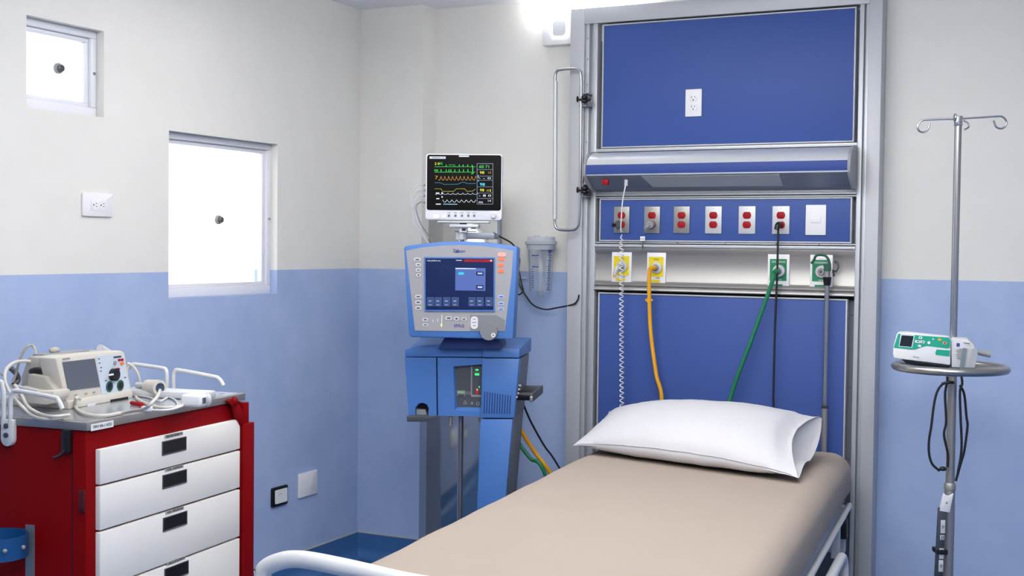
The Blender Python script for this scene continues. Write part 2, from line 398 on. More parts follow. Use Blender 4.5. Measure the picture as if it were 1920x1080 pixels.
# bed light
bl = thing('bed_head_light', 'long rounded aluminium light unit with blue band above the red sockets', 'light', Fr((1.75, HY, 1.82)))
top = [(-.005, .08), (-.03, .081), (-.06, .078), (-.095, .066), (-.122, .046), (-.135, .022)]
band = [(-.135, .022), (-.139, .0), (-.136, -.018)]
und = [(-.136, -.018), (-.134, -.0225), (-.05, -.078), (-.012, -.084), (-.005, -.084)]
xa, xb = -.547, .548
def loft(path, back, nm, mt):
    MB().prism(path+back, xa, xb, plane='yz').build(nm, mt, bl, ang=40)
loft(top, [(-.13, .022), (-.005, .022)], 'top_cover', mat('pale_anodised_cover', 'D6D8DA', .32, .45))
loft(band, [(-.005, -.018), (-.005, .022)], 'blue_band', band_blue)
under = MB().prism([(-.136, -.0182), (-.137, -.024), (-.132, -.026), (-.06, -.074), (-.012, -.084), (-.005, -.084), (-.005, -.0182)], xa, xb, plane='yz').build('underside', alu_d, bl, ang=40)
capo = [(-.012, .086), (-.06, .084), (-.1, .07), (-.13, .048), (-.143, .02), (-.146, -.005), (-.143, -.025), (-.125, -.045), (-.06, -.085), (-.012, -.09)]
for s, e in ((xa, xa-.012), (xb, xb+.012)): MB().prism(capo, s, e, .002, plane='yz').build('end_cap', grey_pl, bl)
# diffuser set into the sloping underside
def undp(y, x, o=0):   # point on sloping underside
    t = (y+.132)/(.072); return (x, y-.0035*o, -.026-t*.048-.0055*o)
m = MB(); 
for (y0_, y1_) in ((-.128, -.066),):
    vs4 = [undp(y0_, -.3, .3), undp(y0_, .28, .3), undp(y1_, .28, .3), undp(y1_, -.27, .3)]
    vs5 = [tuple(Vector(v)+Vector((0, .004, .006))) for v in vs4]
    b2 = bmesh.new(); a = [b2.verts.new(v) for v in vs4]; b = [b2.verts.new(v) for v in vs5]
    b2.faces.new(a); b2.faces.new(b[::-1])
    for i in range(4): b2.faces.new((a[i], b[i], b[(i+1) % 4], a[(i+1) % 4]))
    m._join(b2)
m.build('diffuser', mat('frosted_diffuser', '9AA0A6', .25), bl)
m = MB(); q = undp(-.105, -.468, 1); m.box(q[0]-.013, q[0]+.013, q[1]-.008, q[1]+.008, q[2]-.012, q[2]+.01, .002); label(m.build('switch', red_sock, bl), 'red rocker switch')
# duplex sockets
def socket_face(m, cx, cz, y, r, col, slot):
    m.use(col); m.prism([(cx+math.cos(t)*r, cz+max(-.8, min(.8, math.sin(t)))*r) for t in [2*math.pi*k/28 for k in range(28)]], y, y-.003, .0006)
    m.use(slot)
    m.box(cx-.0078*r/.017, cx-.0055*r/.017, y-.003, y-.0034, cz+.000, cz+.008*r/.017)
    m.box(cx+.0055*r/.017, cx+.0078*r/.017, y-.003, y-.0034, cz+.001, cz+.007*r/.017)
    m.lathe([(.0026*r/.017, y-.003), (.0026*r/.017, y-.0036)], (cx, 0, cz-.007*r/.017), 'y', 10)
def duplex(x, z, lab, pm, col, slot, w_=.071, h_=.114, cat='wall socket', group='red duplex sockets in a row on the headwall', name='duplex_socket', y=HY):
    f = Fr((x, y, z)); t = thing(name, lab, cat, f, group)
    MB().box(-w_/2, w_/2, -.0003, -.006, -h_/2, h_/2, .0022).build('cover_plate', pm, t)
    for s in (1, -1):
        m = MB(); socket_face(m, 0, s*.0195, -.006, .0175, col, slot); m.build('receptacle', None, t)
    for zz in (.048, -.048): MB().lathe([(.0028, -.006), (.0028, -.0072), (.001, -.0076)], (0, 0, zz), 'y', 10).build('plate_screw', pm, t)
    return t
labs = ['dull steel plate with red sockets behind the white coiled cord, black plug in it',
        'dull steel plate with red sockets and a grey plug, second from the left end',
        'dull steel plate with two free red sockets beside the grey plug, third in the row',
        'pale steel plate with two free red sockets in the middle of the blue strip',
        'pale steel plate with two free red sockets just left of the plugged black cable',
        'pale steel plate with red sockets beside the white switch, black cable plugged in']
xs_ = [(1.2809+1.352)/2, (1.42+1.4896)/2, (1.5537+1.6195)/2, (1.6915+1.7581)/2, (1.8352+1.9002)/2, (1.9755+2.0411)/2]
for i, (x, l) in enumerate(zip(xs_, labs)): duplex(x, 1.6125, l, steel_darker if i < 3 else steel_pale, red_sock, slot_m)  # left half of the row in darker steel, right half paler
duplex(1.6304, 2.1022, 'white double socket alone on the large upper blue panel', white, white, ink, group=None, name='wall_socket')
sw = thing('light_switch', 'large blank white switch plate at the right end of the socket row', 'switch', Fr((2.15, HY, 1.613)))
MB().box(-.041, .041, -.0003, -.008, -.061, .061, .003).build('cover_plate', white, sw); MB().box(-.02, .02, -.008, -.011, -.012, .014, .0015).build('rocker', white, sw)
# plugs in the first two sockets
pg = thing('black_plug', 'black plug with dark body in the lower socket behind the coiled cord', 'plug', Fr((xs_[0], HY-.0095, 1.593)))
m = MB().use(grey_dk).lathe([(.015, 0), (.0165, -.012), (.014, -.022)], (-.008, 0, 0), 'y', 20); m.build('plug_body', None, pg)
MB().lathe([(.0075, -.022), (.008, -.038), (.005, -.042)], (-.022, 0, -.004), 'y', 14).use(black).build('plug_grip', black, pg)
pg = thing('grey_plug', 'grey angled plug in the lower red socket, second plate from the left', 'plug', Fr((xs_[1], HY-.0095, 1.592)))
MB().lathe([(.016, 0), (.018, -.01), (.015, -.025)], (0, 0, 0), 'y', 22).build('plug_body', grey_pl, pg)
MB().tube([(0, -.022, 0), (-.008, -.03, -.008), (-.018, -.028, -.018)], .007, 12).build('cord_guard', grey_pl, pg)
kl = thing('hanging_tag', 'small white tag on a dark hook between the sockets and yellow outlets', 'tag', Fr((1.418, HY-.014, 1.53)))
MB().box(-.011, .011, 0, -.004, -.008, .012, .001).build('tag_plate', white, kl); MB().box(-.0025, .0025, 0, -.003, -.042, -.008, .001).build('hook', dark_metal, kl)
MB().text('H-2', 0, -.0042, .002, .009).build('tag_print', ink, kl)
# gas outlets
def gas(x, z, w_, h_, colm, lab, name, word, sub):
    t = thing(name, lab, 'gas outlet', Fr((x, GY, z)), 'medical gas outlets on the steel strip')
    MB().box(-w_/2, w_/2, -.0003, -.006, -h_/2, h_/2, .0012).build('cover_plate', white, t)
    k = MB().use(colm); k.box(-w_*.4, w_*.38, -.006, -.0066, -h_*.28, h_*.33); k.box(-w_*.28, w_*.2, -.006, -.0066, -h_*.455, -h_*.375)
    k.use(ink if colm is yellow_p else white); k.text(word, 0, -.0068, h_*.25, h_*.085); k.text(sub, w_*.1, -.0068, -h_*.32 if colm is yellow_p else -h_*.25, h_*.06)
    label(k.build('colour_label', None, t), 'yellow label' if colm is yellow_p else 'green label')
    q = MB().use(grey_lt); q.lathe([(.024, -.0066), (.0255, -.011), (.0235, -.016), (.017, -.018)], (w_*.03, 0, 0), 'y', 28)
    q.use(steel); q.lathe([(.014, -.017), (.0145, -.024), (.012, -.026)], (w_*.03, 0, 0), 'y', 20); q.use(grey_dk); q.lathe([(.007, -.026), (.007, -.0265)], (w_*.03, 0, 0), 'y', 14)
    q.build('coupling_ring', None, t); return t
gas(1.316, 1.4113, .091, .137, yellow_p, 'yellow labelled air outlet behind the white coiled cord', 'air_outlet', 'AIRE', 'AIRE')
gas(1.474, 1.4095, .084, .139, yellow_p, 'yellow labelled air outlet with the yellow hose plugged in', 'air_outlet', 'AIRE', 'AIRE')
gas(2.0, 1.4058, .089, .146, green_p, 'green labelled oxygen outlet with the green hose plugged in', 'oxygen_outlet', 'OXIGENO', 'O2')
gas(2.1735, 1.4058, .09, .142, green_p, 'green labelled oxygen outlet behind the green strap and steel pole', 'oxygen_outlet', 'OXIGENO', 'OXIGENO')
# empty metal connector on the first air outlet
cn = thing('gas_connector', 'clear bent connector hanging from the left yellow outlet', 'connector', Fr((1.318, GY-.027, 1.411)))
MB().tube([(0, 0, 0), (0, -.02, 0), (-.006, -.03, -.012), (-.014, -.03, -.034)], .009, 14).build('elbow', grey_lt, cn)
MB().tube([(-.014, -.03, -.034), (-.016, -.03, -.046)], .006, 12, 0).build('nozzle', yellow_h, cn)
# coiled cord
p0 = W.hit(1173, 345, y=-.2); q0 = undp(-.1, p0.x-1.75, 1); top3 = Vector((p0.x, HY+q0[1], 1.82+q0[2]))
pts = [top3, top3+Vector((-.004, -.006, -.03)), W.hit(1167, 380, y=-.185), W.hit(1164, 430, y=-.165), W.hit(1163, 440, y=-.16)]
a0 = W.hit(1165, 440, y=-.15); a1 = W.hit(1166, 765, y=-.15); n = 34; coil = []
for k in range(n*10):
    t = k/(n*10); c = a0.lerp(a1, t); ang = 2*math.pi*k/10; rr_ = .0085*min(1, (k+4)/25)
    coil.append(c+Vector((rr_*math.cos(ang), rr_*math.sin(ang), 0)))
cc = thing('coiled_cord', 'white coiled cord hanging from the bed head light down to the pillow', 'cord', Fr((0, 0, 0)))
MB().tube(pts[:-1]+[a0+Vector((.004, 0, .012))], .0028, 8).build('straight_lead', white, cc)
MB().tube(coil, .0024, 6, 0).build('coil', white, cc)
MB().cyl(top3+Vector((0, 0, .012)), top3+Vector((0, 0, -.014)), .008, 14).build('cord_plug', grey_lt, cc)
# hoses and cable: outlet -> down behind the bed -> ventilator
def hose(name, lab, mt, r, pts, plug, pm, pr2):
    t = thing(name, lab, 'hose' if 'hose' in name else 'cable', Fr((0, 0, 0))); MB().tube(pts, r, 12, 10).build('hose' if 'hose' in name else 'cable', mt, t)
    MB().tube(plug, pr2, 14, 6).build('connector', pm, t); return t
yo = Vector((1.4755, GY-.027, 1.4095))
hose('air_hose', 'yellow rubber hose from the second yellow outlet down behind the pillow', yellow_h, .0085,
     [W.hit(1218, 505, y=-.145), W.hit(1217, 540, y=-.145), W.hit(1220, 620, y=-.14), W.hit(1230, 700, y=-.14), W.hit(1240, 760, y=-.14), Vector((1.47, -.15, .5)), Vector((1.35, -.16, .2)), Vector((1.2, -.25, .35)), W.hit(1026, 878, y=-.36), W.hit(1003, 848, y=-.38), W.hit(979, 810, y=-.42), W.hit(962, 770, y=-.45)],
     [yo, yo+Vector((0, -.02, 0)), W.hit(1218, 505, y=-.145)], yellow_h, .0095)
hc = W.hit(1216.7, 563, y=-.144); tp_ = [o for o in bpy.data.objects if o.name == 'air_hose'][0]
MB().cyl(hc-Vector((0, 0, .008)), hc+Vector((0, 0, .008)), .011, 14).box(hc.x-.016, hc.x+.018, hc.y-.005, hc.y+.005, hc.z-.003, hc.z+.005, .002).build('hose_clip', yellow_h, tp_)
go = Vector((2.003, GY-.027, 1.4058))
hose('oxygen_hose', 'green rubber hose from the left green outlet slanting down behind the pillow', green_h, .0085,
     [W.hit(1452, 512, y=-.15), W.hit(1444, 540, y=-.15), W.hit(1411, 632, y=-.145), W.hit(1371, 742, y=-.14), Vector((1.77, -.15, .6)), Vector((1.7, -.15, .3)), Vector((1.5, -.17, .12)), Vector((1.2, -.3, .2)), W.hit(1020, 884, y=-.42), W.hit(995, 860, y=-.42), W.hit(975, 834, y=-.43), W.hit(958, 805, y=-.44)],
     [go, go+Vector((0, -.03, 0)), W.hit(1452, 512, y=-.15)], green_h, .010)
bo = Vector((xs_[5], HY-.0095, 1.593))
hose('power_cable', 'black power cable plugged into the red socket beside the white switch', rubber, .0042,
     [W.hit(1459, 430, y=-.125), W.hit(1457, 520, y=-.13), W.hit(1453, 620, y=-.13), W.hit(1450, 745, y=-.13), Vector((2.0, -.14, .5)), Vector((1.6, -.2, .03)), Vector((1.3, -.2, .2)), W.hit(1048, 876, y=-.3), W.hit(1020, 835, y=-.34), W.hit(995, 790, y=-.40), W.hit(980, 755, y=-.45)],
     [bo, bo+Vector((-.003, -.03, 0)), bo+Vector((-.006, -.036, -.02))], black, .0105)
# steel pole of the bed head with strap and hook
po = W.hit(1551, 520, y=-.128); pole_x, pole_y = po.x, -.128
pt = thing('bed_head_pole', 'slim steel pole with black collar standing behind the right end of the bed', 'pole', Fr((pole_x, pole_y, 0)))
f = Fr((pole_x, pole_y, 0))
zt, zc0, zc1, zj = f.hit(1554, 500, y=0).z, f.hit(1552, 521, y=0).z, f.hit(1552, 534, y=0).z, f.hit(1546, 762, y=0).z
MB().cyl((0, 0, zc1), (0, 0, zj), .0095).build('lower_tube', chrome, pt); MB().cyl((0, 0, zj), (0, 0, .42), .0125).build('outer_tube', steel, pt)
MB().cyl((0, 0, zc0), (0, 0, zt), .0115).build('upper_tube', steel, pt)
MB().lathe([(.011, zc1-.003), (.0135, zc1), (.0165, zc0-.004), (.018, zc0+.002), (.013, zc0+.004)]).build('collar', black, pt); MB().lathe([(.011, zj-.01), (.0135, zj-.006), (.0135, zj+.003), (.011, zj+.006)]).build('joint', dark_metal, pt)
st = thing('strap_handle', 'dark green plastic carrying handle looped over the right oxygen outlet', 'handle', Fr((pole_x, pole_y, zt)))
g = Fr((pole_x, pole_y, zt))
MB().tube([g.hit(a, b, y=-.012) for a, b in ((1521, 494), (1526, 488), (1531, 479), (1546, 479), (1553, 486), (1556, 497))], .0052, 10, 4).build('loop', mat('dark_green_plastic', '16523F', .4), st)
MB().rr(-.011, .014, -.018, .012, -.016, .002, .004).build('clip', mat('dark_green_plastic', '16523F', .4), st)
hk = Fr((W.hit(1568, 500, y=GY-.02).x, GY, 1.42))
ho = thing('coat_hook', 'small curved dark hook on the steel strip right of the green outlets', 'hook', hk)
MB().tube([hk.hit(a, b, y=-.028) for a, b in ((1565, 493), (1568, 489), (1571, 495), (1571, 503), (1567, 509), (1562, 507))]+[Vector((-.012, -.002, -.03))], .0035, 8).build('bent_rod', dark_metal, ho)
# grab rail on the left edge
gr = thing('grab_rail', 'vertical chrome grab rail clamped to the left edge of the headwall', 'rail', Fr((1.14, -.1, 1.9)))
g = Fr((1.14, -.1, 1.9)); Yg = -.045
rod = [(1041, 160), (1041, 143), (1044, 134), (1052, 130.5), (1078, 129), (1086, 132), (1089, 141), (1089.5, 180), (1088, 350), (1085.5, 412), (1083, 425), (1075, 431), (1052, 431), (1043, 427), (1040, 418), (1040, 405)]
MB().tube([g.hit(a, b, y=Yg) for a, b in rod], .0062, 12, 5).build('bent_rod', chrome, gr)
MB().tube([g.hit(1041.5, 152, y=Yg), g.hit(1040.5, 411, y=Yg)], .0098, 20, 0).build('grip', steel_pale, gr)
for zz in (187, 357):
    c = g.hit(1089, zz, y=Yg)
    cl = MB().box(c.x-.008, c.x+.028, Yg-.004, .03, c.z+.024, c.z+.029, .001).box(c.x-.008, c.x+.028, Yg-.004, .03, c.z-.029, c.z-.024, .001).box(c.x+.008, c.x+.0125, Yg-.004, .0, c.z-.029, c.z+.029, .001).build('clamp', alu_d, gr)
    k = MB().cyl((c.x-.012, Yg-.008, c.z), (c.x+.04, Yg-.008, c.z), .005, 10)
    for a in range(4): t = R(45+90*a); k.ball((c.x+.022, Yg-.012+.010*math.cos(t), c.z+.011*math.sin(t)), .013, .008, .009)
    k.ball((c.x-.012, Yg-.008, c.z+.002), .005, .009, .014); k.ball((c.x+.04, Yg-.012, c.z-.003), .012, .008, .008); k.build('knob', black, cl)
# high wall lamp, partly behind the headwall
wl = thing('wall_light', 'bright white wall light with square bezel above the left corner of headwall', 'light', Fr((.905, 0, 2.39)))
g = Fr((.905, 0, 2.39))
MB().box(.0, .30, 0, -.045, 0, .135, .004).build('housing', white, wl)
m = MB().use(em('lamp_glow', 'FFFFFF', 5)); m.rr(.05, .125, .03, .11, -.045, -.051, .003); m.use(grey_lt); m.rr(.056, .119, .036, .104, -.051, -.056, .018); m.build('bezel', None, wl)
m = MB().use(em('lamp_tube', 'FFFFFF', 9)); m.box(-.05, .44, -.012, -.09, .14, .195, .02, 4); m.build('diffuser', None, wl)
m = MB().box(.12, .36, 0, -.05, .128, .139, .003).box(.385, .40, 0, -.06, .1, .15, .003); m.build('lamp_bracket', grey_lt, wl)
# suction canister
cf = Fr((W.hit(1014, 500, y=-.095).x, -.095, 0))
z_t, z_l, z_b = cf.hit(1014, 444, y=-.06).z, cf.hit(1014, 463, y=-.05).z, cf.hit(1013, 549, y=-.05).z
cf = Fr((cf.o.x, -.095, z_b)); hh = z_l-z_b
ca = thing('suction_canister', 'clear plastic suction canister with blue scale on the wall beside the headwall', 'canister', cf)
MB().lathe([(.047, 0), (.049, .004), (.059, hh), (.057, hh), (.047, .006), (.0, .005)][:5]).build('jar', plastic_clear, ca)
dl = z_t-z_b
lid = MB().lathe([(.058, hh-.012), (.062, hh-.012), (.064, hh+.008), (.071, hh+.012), (.071, hh+.024), (.064, hh+.028), (.06, dl), (.0005, dl)]).build('lid', glass_mat('frosted_lid', (.8, .83, .87, 1), .05, .2, 'C4C9D0', .6), ca)
MB().cyl((-.02, 0, dl), (-.02, 0, dl+.006), .012).cyl((.035, 0, dl), (.035, 0, dl+.005), .01).build('port', grey_lt, lid)
def jr(z): return .049+.010*(z/hh)+.0006
m = MB().use(blue_txt)
def mark(z, ang, wd, ht):
    r = jr(z); a = R(ang); d = Vector((math.cos(a), math.sin(a), 0)); tt = Vector((-d.y, d.x, 0)); c = d*r+Vector((0, 0, z))
    q = [c-tt*wd/2, c+tt*wd/2, c+tt*wd/2+Vector((0, 0, ht)), c-tt*wd/2+Vector((0, 0, ht))]
    f = [m.bm.verts.new(v) for v in q]+[]; b = [m.bm.verts.new(v+d*.0005) for v in q]
    m.bm.faces.new(b); m.bm.faces.new(f[::-1])
for k in range(20): mark(hh*(.06+k*.042), -24, .020 if k % 3 == 0 else .012, .0034)
for k in range(9): mark(hh*(.1+k*.05), -108, .011, .0032)
mark(hh*.88, -24, .018, .02)
for z, w_ in ((hh*.8, .03), (hh*.55, .028)):
    for j in range(6): mark(z, -106+j*5.5, .0042, random.uniform(.004, .0075))
m.build('scale_print', None, ca)
MB().lathe([(.012, .012), (.016, .0), (.013, -.012), (.009, -.02)], (.0, 0, 0), seg=18).build('drain_plug', glass_mat('plug_clear', (.85, .88, .92, 1), .08, .1, 'C9D2DC', .3), ca)
MB().box(-.03, .03, .056, .0945, hh-.02, hh+.015, .003).build('wall_bracket', grey_lt, ca)
# black cable from the monitor arm looping to the headwall
cb = thing('monitor_cable', 'thin black cable looping from behind the monitor stand to the headwall side', 'cable', Fr((0, 0, 0)))
MB().tube([W.hit(a, b, y=y) for a, b, y in ((926, 437, -.34), (940, 445, -.25), (958, 455, -.16), (967, 466, -.1), (974, 485, -.06), (973, 500, -.04), (970, 520, -.03), (975, 535, -.03), (985, 553, -.035), (1000, 572, -.05), (1022, 580, -.07), (1045, 577, -.08), (1066, 573, -.10), (1078, 569, -.112), (1084, 561, -.115), (1085, 557, -.1075), (1085.5, 553, -.103))], .0038, 8).build('cable', rubber, cb)
MB().tube([W.hit(a, b, y=y) for a, b, y in ((971, 500, -.03), (974, 512, -.03), (979, 535, -.035), (981, 545, -.035), (974, 552, -.035), (966, 549, -.035), (960, 540, -.06))], .0035, 8).build('loose_loop', rubber, cb)
wb = thing('cable_holder', 'small white plastic cable holder on the wall left of the canister', 'holder', Fr((W.hit(970, 520, y=-.01).x, 0, 1.33)))
g = Fr((wb.location.x, 0, 1.33)); MB().tube([g.hit(a, b, y=-.015) for a, b in ((970, 500), (968, 520), (969, 538), (971, 520), (978, 522), (987, 522))], .0035, 8, 3).box(-.012, .01, 0, -.012, .01, .03, .002).build('bracket', grey_lt, wb)

# ------------------------------------------------------------------ polished steel sheet behind the ventilator
pf = Fr((W.hit(798, 440, y=-.05).x, -.055, 0), -7.4)
bs = thing('steel_cover_panel', 'tall polished steel panel on the wall behind the ventilator', 'panel', pf)
xr = pf.hit(938, 440, y=0).x; xl = pf.hit(795, 700, y=0).x
MB().box(.0, xr-.012, -.002, .010, .125, 1.74, .0015).build('polished_sheet', mirror, bs)
MB().box(xr-.012, xr, -.006, .012, .125, 1.745, .001).box(-.004, .0, -.004, .012, .125, 1.745, .001).build('edge_strip', alu_d, bs)
# ------------------------------------------------------------------ ventilator
VO = W.hit(865, 700, y=-.8)
V = Fr((VO.x, VO.y, 0), 17)
ve = thing('ventilator', 'blue hospital ventilator with grey touch screen head left of the bed', 'ventilator', V)
def vz(a, b, y=0): return V.hit(a, b, y=y)
DEP = .31
# lid
c = V.xz([(759, 669), (759, 656), (775, 650), (800, 647), (840, 646), (875, 648), (907, 651), (907, 669.5)], 0)
cb_ = [(x, z+.03*(1 if z > c[0][1]+.01 else 0)) for x, z in c]
MB().prism(c, 0, DEP-.02, .003, pts2=cb_).build('left_lid', vblue, ve)
c = V.xz([(905, 670), (905, 650.5), (974, 655), (973.5, 671)], -.014)
zb = max(z for x, z in c)+.018
m = MB().prism(c, -.014, DEP, .003, pts2=[c[0], (c[1][0], zb), (c[2][0], zb), c[3]]); m.use(white); m.box(c[0][0]+.02, c[0][0]+.05, -.0145, -.0152, c[1][1]-.018, c[1][1]-.017)
m2 = m; m2.mats = [vblue, white]; m2.build('right_lid', None, ve)
# left door, centre, right block
def vprism(px, y, d, nm, mt, bv=.003, par=None): return MB().prism(V.xz(px, y), y, d, bv).build(nm, mt, par or ve)
door = MB().use(vblue); dp = V.xz([(758.5, 670), (817.5, 670.5), (818.5, 779.5), (803, 779), (803, 775), (804, 765), (800, 758), (792, 755), (784, 757), (779, 764), (778.5, 772), (779, 778.5), (766, 778)], 0)
door.prism(dp, 0, .05, 0); door.build('left_door', None, ve)
MB().prism(V.xz([(763, 671), (905, 672), (901, 779), (768, 778)], .052), .052, DEP-.01, .004).build('body', vside, ve)
MB().prism(V.xz([(776, 752), (806, 752), (806, 779), (776, 779)], .04), .04, .05, 0).build('dark_recess', black, ve)
m = MB().prism(V.xz([(781, 767), (797, 768), (801, 779), (779, 778)], .02), .02, .05, .001).build('outlet_block', grey_pl, ve)
ctr = MB().use(vblue)
o4 = V.xz([(820, 670.5), (907, 671.5), (902, 780.5), (821.5, 779.5)], 0); i4 = V.xz([(850, 687), (905, 683), (902, 771), (853, 770)], 0)
def ringprism(m, o, i, y0, y1):
    for k in range(4): a, b = k, (k+1) % 4; m.prism([o[a], o[b], i[b], i[a]], y0, y1)
ringprism(ctr, o4, i4, 0, .05)
j4 = V.xz([(854, 687.5), (905, 684), (902, 764), (857.5, 763.5)], .02)
b2 = bmesh.new(); A = [b2.verts.new((x, 0, z)) for x, z in i4]; B = [b2.verts.new((x, .02, z)) for x, z in j4]
for k in range(4): b2.faces.new((A[k], A[(k+1) % 4], B[(k+1) % 4], B[k]))
ctr._join(b2); ctr.build('centre_panel', None, ve)
ind = MB().use(grey_dk); ind.prism(j4, .02, .045)
y_ = .0195
def vb(m, x0, y0, x1, y1, yy, th=.0008, fr=V, rnd=0):
    a = fr.hit(x0, y0, y=yy); b = fr.hit(x1, y1, y=yy)
    if rnd: m.rr(min(a.x, b.x), max(a.x, b.x), min(a.z, b.z), max(a.z, b.z), yy, yy-th, rnd)
    else: m.box(a.x, b.x, yy, yy-th, a.z, b.z)
ind.use(grey_pl); vb(ind, 883.3, 684, 885, 742, y_); vb(ind, 884, 740, 902, 744.5, y_); vb(ind, 857, 732, 872, 743, y_)
ind.use(em('led_green', '30E070', 1.2)); vb(ind, 891.5, 692, 897, 695, y_-.001, rnd=.002); vb(ind, 890.5, 700, 898.5, 704, y_-.001, rnd=.002); vb(ind, 897.7, 724, 899.5, 727, y_-.001)
ind.use(em('lcd_green', '5FA070', .5)); vb(ind, 859, 734, 869, 737, y_-.001)
ind.use(grey_dk); vb(ind, 858, 738.5, 871, 743, y_-.001)
ind.use(E_RED); vb(ind, 893.2, 732, 896.5, 739, y_-.001); ind.use(em('led_orange', 'E09050', .8)); vb(ind, 893.2, 729, 896.2, 732, y_-.0012)
ind.use(grey_lt); vb(ind, 887.5, 698, 901.5, 698.6, y_)
pA = V.xz([(869, 757), (872.5, 751), (875, 757.5), (869, 757)], y_); ind.strip(pA, y_, .0008)
pB = V.xz([(874, 738), (874, 735), (881, 735), (882, 738.5), (874, 738)], y_); ind.strip(pB, y_, .0008)
for cx, cy in ((885, 756), (896, 757)): pc = V.hit(cx, cy, y=y_); ind.torus((pc.x, y_-.0002, pc.z), .006 if cx > 890 else .004, .0006, 20, 'y')
ind.build('indicator_window', None, ve)
rb = MB().use(vblue); rp = V.xz([(904, 672), (973.5, 672.5), (963.5, 784), (902, 783.5)], -.014)
rb.prism(rp, -.014, .03, .002)
rb.use(vblue_d)
for k in range(11):
    xa_ = 908+k*4.85; xb_ = 906.5+k*4.8; q = V.xz([(xa_, 734+k*.75), (xa_+1.9, 734.3+k*.75), (xb_+1.9, 776), (xb_, 776)], -.014); rb.prism(q, -.0136, -.0146)
rb.build('grille_panel', None, ve)
# right block body with grey side
sd = V.xz([(904, 673), (973, 673), (963, 784), (902, 783.5)], .03)
MB().prism([(x, z) for x, z in sd], .03, DEP, .002).build('side_housing', vside, ve)
# column below
cz = [(901, 786), (961, 786), (949, 925), (895.5, 925)]
q = V.xz(cz, -.012); k0 = (q[3][0]-q[0][0])/(q[3][1]-q[0][1]); k1_ = (q[2][0]-q[1][0])/(q[2][1]-q[1][1]); ZB = .16
full = [q[0], q[1], (q[1][0]+k1_*(ZB-q[1][1]), ZB), (q[0][0]+k0*(ZB-q[0][1]), ZB)]
MB().prism(full, -.012, .02, .002).build('column_front', vblue, ve)
MB().prism([(x+(.002 if i in (0, 3) else -.002), z) for i, (x, z) in enumerate(full)], .02, DEP-.02, .002).build('column_side', vside, ve)
# tray, pegs, pole, base
tr = V.xz([(762, 780), (820, 780), (812, 785), (800, 791), (763, 791)], -.02); MB().prism(tr, -.02, .12, .002).use(grey_dk).build('tray', grey_dk, ve)
for a, b, c_ in ((845, 781, 799), (899, 783, 791)):
    p, q_ = V.hit(a, b, y=.02), V.hit(a-1, c_, y=.02); MB().cyl(p, q_, .0075 if a < 890 else .004, 12).build('peg', steel, ve)
p = V.hit(864, 781, y=.12); q_ = V.hit(863.5, 950, y=.12); MB().cyl((p.x, .12, p.z), (p.x, .12, .10), .0115).build('support_pole', chrome, ve)
m = MB().box(-.26, .24, -.1, DEP+.1, .09, .15, .02); m.build('base', vblue, ve)
for sx, sy in ((-.23, -.07), (.21, -.07), (-.23, DEP+.07), (.21, DEP+.07)):
    cs = MB().lathe([(.035, -.012), (.038, -.008), (.038, .008), (.035, .012)], (sx, sy, .038), 'x', 24).build('caster_wheel', rubber, ve)
    MB().box(sx-.016, sx+.016, sy-.015, sy+.015, .06, .095, .003).build('fork', grey_pl, cs)
# side handle
sp = V.hit(968, 745, y=.02); hx0 = sp.x; hz = sp.z
hd = MB().box(hx0+.062, hx0+.072, -.03, DEP-.03, hz-.012, hz+.022, .003).box(hx0-.005, hx0+.07, DEP-.055, DEP-.03, hz-.01, hz+.02, .003).build('side_handle', grey_dk, ve)
MB().cyl((hx0-.005, .05, hz+.005), (hx0+.065, .05, hz+.005), .02, 18).build('handle_mount', black, hd)
MB().box(hx0+.061, hx0+.0725, -.034, -.029, hz-.01, hz+.012, .002).build('handle_tip', chrome, hd)
# fittings on the side
for k in range(4): MB().lathe([(.004, -.003), (.005, .006), (.003, .01)], (hx0-.001, .0+.03*k, hz+.003+.012*k), 'x', 10).build('side_fitting', grey_lt, ve)
# head
HYv = -.10; VH = Fr(V.o, 19)
hd_o = V.xz([(757, 464), (760, 461.5), (790, 457), (830, 453.5), (862, 452.5), (900, 454), (935, 457.5), (966, 462), (970, 465), (969, 500), (962, 634), (958, 636.5), (860, 634), (770, 632), (766, 628)], HYv)
head = MB().prism(hd_o, HYv, HYv+.075, .005).build('display_head', vblue, ve)
MB().prism(V.xz([(790, 475), (945, 475), (940, 622), (790, 620)], HYv+.075), HYv+.07, HYv+.11, .01).build('head_back', vblue, head)
MB().prism(V.xz([(835, 630), (935, 632), (940, 655), (820, 655)], HYv+.06), HYv+.06, HYv+.2, .004).build('head_neck', vblue_d, ve)
fc = MB().use(vface); YF0 = HYv-.0006
fc.prism(V.xz([(761.5, 470), (790, 464), (830, 460.5), (862, 459.5), (900, 461), (935, 465), (962.5, 470), (959, 520), (946.5, 621), (860, 621), (778, 620)], YF0), YF0, YF0-.0012)
F1 = YF0-.0013
fc.use(vface_d); fc.prism(V.xz([(881, 590.5), (930, 591), (947, 600), (946, 621), (881, 620.5), (883, 605)], F1), F1, F1-.0006)
F2 = F1-.0004
KEYS = []
def keys(mt, rects, r, th=.0015):
    for q in rects: KEYS.append((q, mt, r, th))
for x0, y0, x1, y1 in ((776, 483, 789, 490), (779.5, 493, 789, 500), (779.5, 503, 789, 510), (780, 512.5, 789, 519), (778.5, 552.5, 790, 560), (778.5, 563, 790, 570.5), (778.5, 574, 790, 581.5), (792, 596, 803, 603), (792, 606, 803, 612), (835, 593, 847.5, 600), (851, 594, 861, 601), (865, 595, 875, 601)): keys(grey_lt, [(x0, y0, x1, y1)], .006)
keys(mat('pale_button', 'D8D8DA', .4), [(883, 593, 896, 617)], .012, .002)
PR = []
